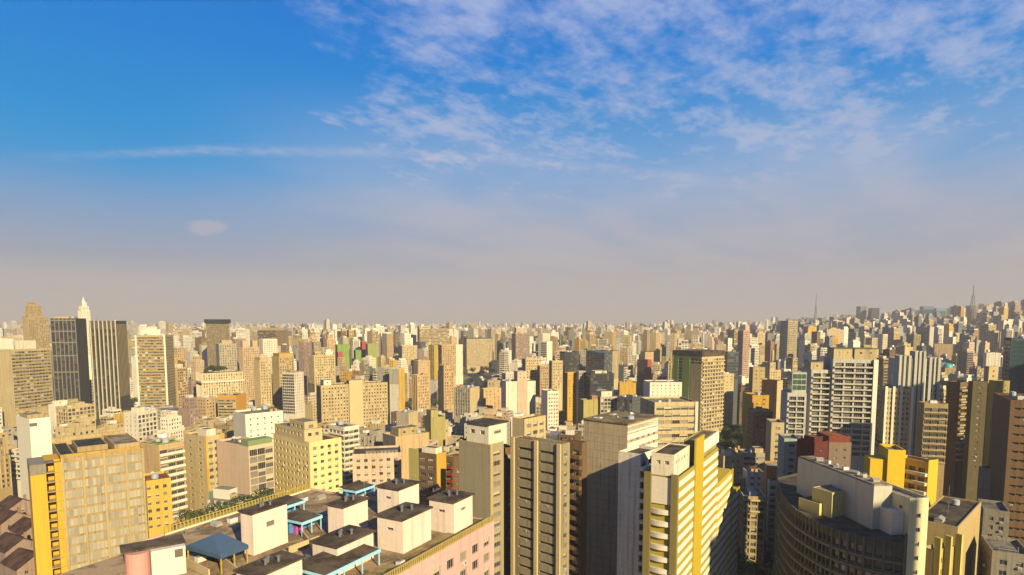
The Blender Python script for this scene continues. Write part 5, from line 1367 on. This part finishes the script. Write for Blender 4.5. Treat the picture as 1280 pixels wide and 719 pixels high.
def raise_own():
    for i, c in enumerate(own):
        rng = random.Random(i * 31 + 5)
        cl, colw, _ = pick(rng, PAL); rf, roofw, _ = pick(rng, RPAL); st1, stw, _ = pick(rng, SPAL)
        if c['z'] < 16 and rng.random() < .5: rf, roofw = 'tile', 'red roof'
        st2 = rng.choice(('blank', 'blank', 'small', st1, st1))
        pair = [STY[st1], STY['blank'], STY['blank'], STY[st2]]
        if rng.random() < .35: pair = [STY[st2], STY['blank'], STY['blank'], STY[st1]]
        kind = 'low_building' if c['z'] < 26 else 'apartment_building'
        w, l, h = c['w'], c['l'], c['z']
        shape = rng.choice(('plain', 'plain', 'setback', 'setback', 'wing', 'double'))
        if h < 14: shape = 'plain'
        set_h = 0
        if shape == 'setback': set_h = min(h * .3, rng.uniform(4, 11)); h -= set_h
        elif shape == 'double': set_h = min(h * .4, rng.uniform(6, 14)); h -= set_h
        ca_, sa_ = math.cos(c['a']), math.sin(c['a'])
        b = Bd(); b.rng = rng; b.wr, b.wl, b.h = w, l, h
        b.root = empty(kind, (c['cx'] - ca_ * w / 2 + sa_ * l / 2, c['cy'] - sa_ * w / 2 - ca_ * l / 2, c['gz']), c['a'])
        b.mats = [m_wall(C[cl]), m_wall(C[rng.choice(('white', 'cream', 'sand', cl, cl))])] + PANES
        b.poly = [(0, 0), (w, 0), (w, l), (0, l)]
        depth_vis = c['vis'] / max(2, c['x1'] - c['x0']) * c['d'] / F
        zvis = h - max(12, depth_vis * 1.8 + 8)
        near = c['d'] < 300 and c['vis'] > 250
        b.wall, b.info = shell(b.root, b.poly, -3.0 if c['gz'] > 1 else 0.0, h, pair, b.mats, rng, zvis, near, m_roof(ROOF[rf]))
        extra = 'bare roof'
        q = rng.random()
        if shape == 'setback':
            i_ = rng.uniform(.08, .18); tier(b, i_, 1 - i_, i_, 1 - i_, set_h + .9, cl, st1, roof=rf, name='upper_storeys', parapet=.8); extra = 'set back top'; q = 1; b.noitems = True
            x0, x1 = sorted((rng.uniform(.25, .4), rng.uniform(.55, .7))); tier(b, x0, x1, .3, .65, 3, 'white', 'blank', zb=b.h + set_h - .85)
        elif shape == 'double':
            if rng.random() < .5: tier(b, 0.003, .5, .003, .997, set_h + .9, cl, st1, roof=rf, name='upper_storeys', parapet=.8)
            else: tier(b, .003, .997, .45, .997, set_h + .9, cl, st1, roof=rf, name='upper_storeys', parapet=.8)
            extra = 'stepped top'; q = 1; b.noitems = True
        elif shape == 'wing':
            wb = MB(); hh = h * rng.uniform(.72, .9); s_ = rng.choice((0, 1)); wd = rng.uniform(2.0, 3.2)
            if s_: wb.box(w * .3, w * .75, -wd, -.01, 0, hh)
            else: wb.box(-wd, -.01, l * .3, l * .75, 0, hh)
            wb.build('stair_bay', [m_wall(C[rng.choice((cl, 'cream', 'white'))])], b.root); extra = 'projecting bay'
            tier(b, .3, .75, .25, .7, 3.2, cl, 'blank'); q = 1
        if q < .45:
            f0, f1 = rng.uniform(.1, .3), rng.uniform(.5, .85)
            tier(b, f0, f1, rng.uniform(.1, .3), rng.uniform(.5, .9), rng.uniform(2.8, 5.5), rng.choice((cl, 'white', 'cream')), rng.choice(('blank', 'small')), roof=rng.choice(('grey', 'brown', 'tan'))); extra = 'one roof room'
        elif q < .70:
            tier(b, .08, .38, .15, .6, rng.uniform(2.6, 4.5), cl, 'blank', roof=rf); tier(b, .55, .92, .3, .85, rng.uniform(2.6, 6), rng.choice((cl, 'white')), 'small', roof='grey'); extra = 'two roof rooms'
        if c['d'] < 1000 and not getattr(b, 'noitems', False): roof_items(b, rng, rng.choice((3, 5, 7)), 1, w - 1, 1, l - 1, h - .9)
        tag(b.root, label_for(c, colw, roofw, stw, extra), 'building', 'buildings of the middle distance')


raise_own()

# ------------------------------------------------------------------ the far city, past counting
def far_city():
    rng = random.Random(77)
    boxes = [(c['cx'], c['cy'], c['w'], c['l'], c['a'], c['gz'], c['z']) for c in rest]
    cc = []
    d = 1250.0
    while d < 12500:
        half = d * .92; x = -half
        k = 1 + (d - 1250) / 3800
        while x < half:
            w, l = rng.uniform(8, 17) * min(k, 1.3), rng.uniform(8, 17) * min(k, 1.3)
            cx, cy_ = x + w / 2, d + rng.uniform(-20, 20) * k
            x += w * rng.uniform(.9, 1.9)
            hz = math.sin(cx * .0021 + 2) + math.sin(cy_ * .0017 + cx * .0007) + math.sin(cx * .0009 - 1)
            q = rng.random()
            tall = .34 + .10 * hz + (.14 if cx > .3 * d else 0)
            z = rng.uniform(10, 36) if q > tall else rng.uniform(40, 92)
            if q < tall * .12: z = rng.uniform(80, 106)
            if d > 3000 and q < tall: z = rng.uniform(40, 98)
            gz = ground_z(cx, cy_)
            if gz > 60: z = min(z, rng.uniform(45, 88))
            ang = R(rng.choice((20, 35, 50, 65)) + rng.uniform(-8, 8))
            if d < 2350:
                po = [(cx - w / 2, cy_ - l / 2), (cx + w / 2, cy_ - l / 2), (cx + w / 2, cy_ + l / 2), (cx - w / 2, cy_ + l / 2)]
                cells = occ_cells(po, .5)
                if any(q_ in OCC for q_ in cells): continue
                OCC.update(cells)
            p = proj((cx, cy_ - l / 2, gz + z)); hw = w * .62 * F / cy_
            need = [yb for (a, b_, yt, yb, dist, s) in heroes_ if dist > cy_ - 10 and a - 1 < p[0] + hw and b_ + 1 > p[0] - hw]
            if need and p[1] < max(need) - 3: continue
            cc.append(dict(d=cy_, x0=p[0] - hw, x1=p[0] + hw, top=p[1], box=(cx, cy_, w, l, ang, gz, z)))
        d += rng.uniform(22, 36) * k
    al = heroes_ + [(c['x0'], c['x1'], c['top'], 0, c['d'], '') for c in own + rest]
    visible(cc, al, 1)
    kept = [c for c in cc if c['vis'] > .8]
    boxes += [c['box'] for c in kept]
    print('far city boxes', len(boxes), 'of', len(cc))
    me = bpy.data.meshes.new('distant_city'); v, f, cols, uvs = [], [], [], []
    pal = [C[k] for k in ('cream', 'sand', 'peach', 'white', 'lgrey', 'cool', 'white', 'pale_pink', 'bright', 'mauve', 'cream', 'white', 'brown', 'slate', 'concrete', 'bright', 'bright', 'bright', 'white', 'dark')]
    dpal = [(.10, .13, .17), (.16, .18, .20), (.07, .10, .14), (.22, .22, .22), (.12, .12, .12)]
    rp = [tuple(q * KA for q in ROOF[k]) for k in ('brown', 'grey', 'tan', 'tile', 'pale', 'grey')]

    def add(x, y, w, l, a, z0, z1, col, rc, ph):
        ca_, sa_ = math.cos(a), math.sin(a); i = len(v)
        pts = [(x + ca_ * p * w / 2 - sa_ * q * l / 2, y + sa_ * p * w / 2 + ca_ * q * l / 2) for p, q in ((-1, -1), (1, -1), (1, 1), (-1, 1))]
        v.extend([(*p, z0) for p in pts] + [(*p, z1) for p in pts])
        for k in range(4):
            j = (k + 1) % 4; L_ = w if k % 2 == 0 else l
            f.append((i + k, i + j, i + 4 + j, i + 4 + k)); cols.extend([(*col, 1)] * 4)
            h = z1 - z0; uvs.extend([(ph, 0), (ph + L_, 0), (ph + L_, h), (ph, h)])
        f.append((i + 4, i + 5, i + 6, i + 7)); cols.extend([(*rc, 1)] * 4); uvs.extend([(0, -5)] * 4)
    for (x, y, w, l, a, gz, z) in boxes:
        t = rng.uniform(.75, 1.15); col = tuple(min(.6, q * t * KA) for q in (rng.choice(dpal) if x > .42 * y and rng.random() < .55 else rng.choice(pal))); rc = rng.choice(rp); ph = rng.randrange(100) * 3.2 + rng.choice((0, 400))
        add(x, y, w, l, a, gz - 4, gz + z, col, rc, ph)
        if z > 30 and rng.random() < .16:
            hh = rng.uniform(.08, .22) * z; add(x, y, w * rng.uniform(.7, .85), l * rng.uniform(.7, .85), a, gz + z - .3, gz + z + hh, col, rc, ph); z += hh
        if y < 1100:
            for _ in range(rng.choice((1, 2, 3))):
                s_ = rng.uniform(1.6, 3.2); ox, oy = rng.uniform(-.3, .3) * min(w, l), rng.uniform(-.3, .3) * min(w, l); add(x + ox, y + oy, s_, s_ * rng.uniform(.7, 1.6), a, gz + z - .3, gz + z + rng.uniform(1.2, 2.8), rng.choice(pal), rng.choice(rp), 900)
        if rng.random() < .7: add(x + rng.uniform(-.15, .15) * w, y, w * rng.uniform(.3, .65), l * rng.uniform(.3, .6), a, gz + z - .3, gz + z + rng.uniform(1.8, 4.5), tuple(min(.85, q * 1.1) for q in col), rc, 900)
    me.from_pydata(v, [], f)
    ca_ = me.color_attributes.new('tone', 'FLOAT_COLOR', 'CORNER'); ca_.data.foreach_set('color', [q for c_ in cols for q in c_])
    uv = me.uv_layers.new(name='metres'); uv.data.foreach_set('uv', [q for c_ in uvs for q in c_])
    m, b, g = principled("distant_facade")
    tone = N(g.n, 'ShaderNodeVertexColor', layer_name='tone').outputs[0]
    uvn = N(g.n, 'ShaderNodeUVMap', uv_map='metres').outputs[0]
    ux, uy, _ = g.sep(uvn)
    wx = g.m('FRACT', g.m('DIVIDE', ux, 3.2)); wy = g.m('FRACT', g.m('DIVIDE', uy, 3.1))
    win = g.m('MULTIPLY', g.m('MULTIPLY', g.m('GREATER_THAN', wx, .42), g.m('MULTIPLY', g.m('GREATER_THAN', wy, .34), g.m('LESS_THAN', wy, .80))), g.m('GREATER_THAN', uy, 0.0))
    win = g.m('MULTIPLY', win, g.m('LESS_THAN', ux, 899.0))
    cellr = N(g.n, 'ShaderNodeTexWhiteNoise'); g.l.new(g.comb(g.m('FLOOR', g.m('DIVIDE', ux, 3.2)), g.m('FLOOR', g.m('DIVIDE', uy, 3.1)), 0.0), cellr.inputs['Vector'])
    wc = g.mix(cellr.outputs['Value'], (.02, .022, .025, 1), (.16, .14, .11, 1))
    P = N(g.n, 'ShaderNodeTexCoord').outputs['Object']
    st = g.noise(P, .06, 4, .6)
    base = g.mix(g.rng(st, .4, .7, 0, .4), tone, g.mix(1.0, tone, (.6, .56, .5, 1), 'MULTIPLY'))
    g.l.new(g.mix(win, base, wc), b.inputs['Base Color']); b.inputs['Roughness'].default_value = .8
    me.materials.append(m)
    o = bpy.data.objects.new('distant_city', me); COL.objects.link(o)
    o['kind'] = 'stuff'; o['label'] = 'mass of countless pale tower blocks fading into haze toward the horizon'; o['category'] = 'city'


far_city()


def far_woods():
    rng = random.Random(5); m = MB(); n = 0
    spots = []
    for _ in range(420):
        y = rng.uniform(1500, 3000); q = rng.uniform(.25, .86); spots.append((q * y, y, rng.uniform(9, 17)))
    for _ in range(150):
        y = rng.uniform(650, 2600); q = rng.uniform(-.85, .5); spots.append((q * y, y, rng.uniform(6, 12)))
    for _ in range(130):
        y = rng.uniform(2250, 2420); q = rng.uniform(.62, .86); spots.append((q * y, y, rng.uniform(14, 26)))
    for (x, y, r) in spots:
        if y < 2350 and (int(math.floor(x / 4)), int(math.floor(y / 4))) in OCC: continue
        leaves(m, (x, y, ground_z(x, y) + r * .6), r, 55, rng, r * .24, .8); n += 1
    o = m.build('distant_woods', LEAFS); o['kind'] = 'stuff'; o['label'] = 'dark green tree cover between the far buildings and on the ridge'; o['category'] = 'woods'


far_woods()

# ------------------------------------------------------------------ the air
def haze():
    m = MB(); m.box(-14000, 14000, -1400, 19000, -3, 285)
    mt = bpy.data.materials.new('haze'); mt.use_nodes = True; nt = mt.node_tree; nt.nodes.clear()
    pv_ = nt.nodes.new('ShaderNodeVolumePrincipled'); out = nt.nodes.new('ShaderNodeOutputMaterial')
    for k in ('Density Attribute', 'Color Attribute', 'Temperature Attribute'):
        if k in pv_.inputs: pv_.inputs[k].default_value = ''
    pv_.inputs['Color'].default_value = (.48, .47, .505, 1)
    pv_.inputs['Density'].default_value = HAZE
    pv_.inputs['Anisotropy'].default_value = 0.0
    nt.links.new(pv_.outputs[0], out.inputs['Volume'])
    o = m.build('haze', [mt]); o['kind'] = 'stuff'; o['label'] = 'thin warm grey haze over the city'
    o.display_type = 'WIRE'


HAZE = 1.5e-4
haze()
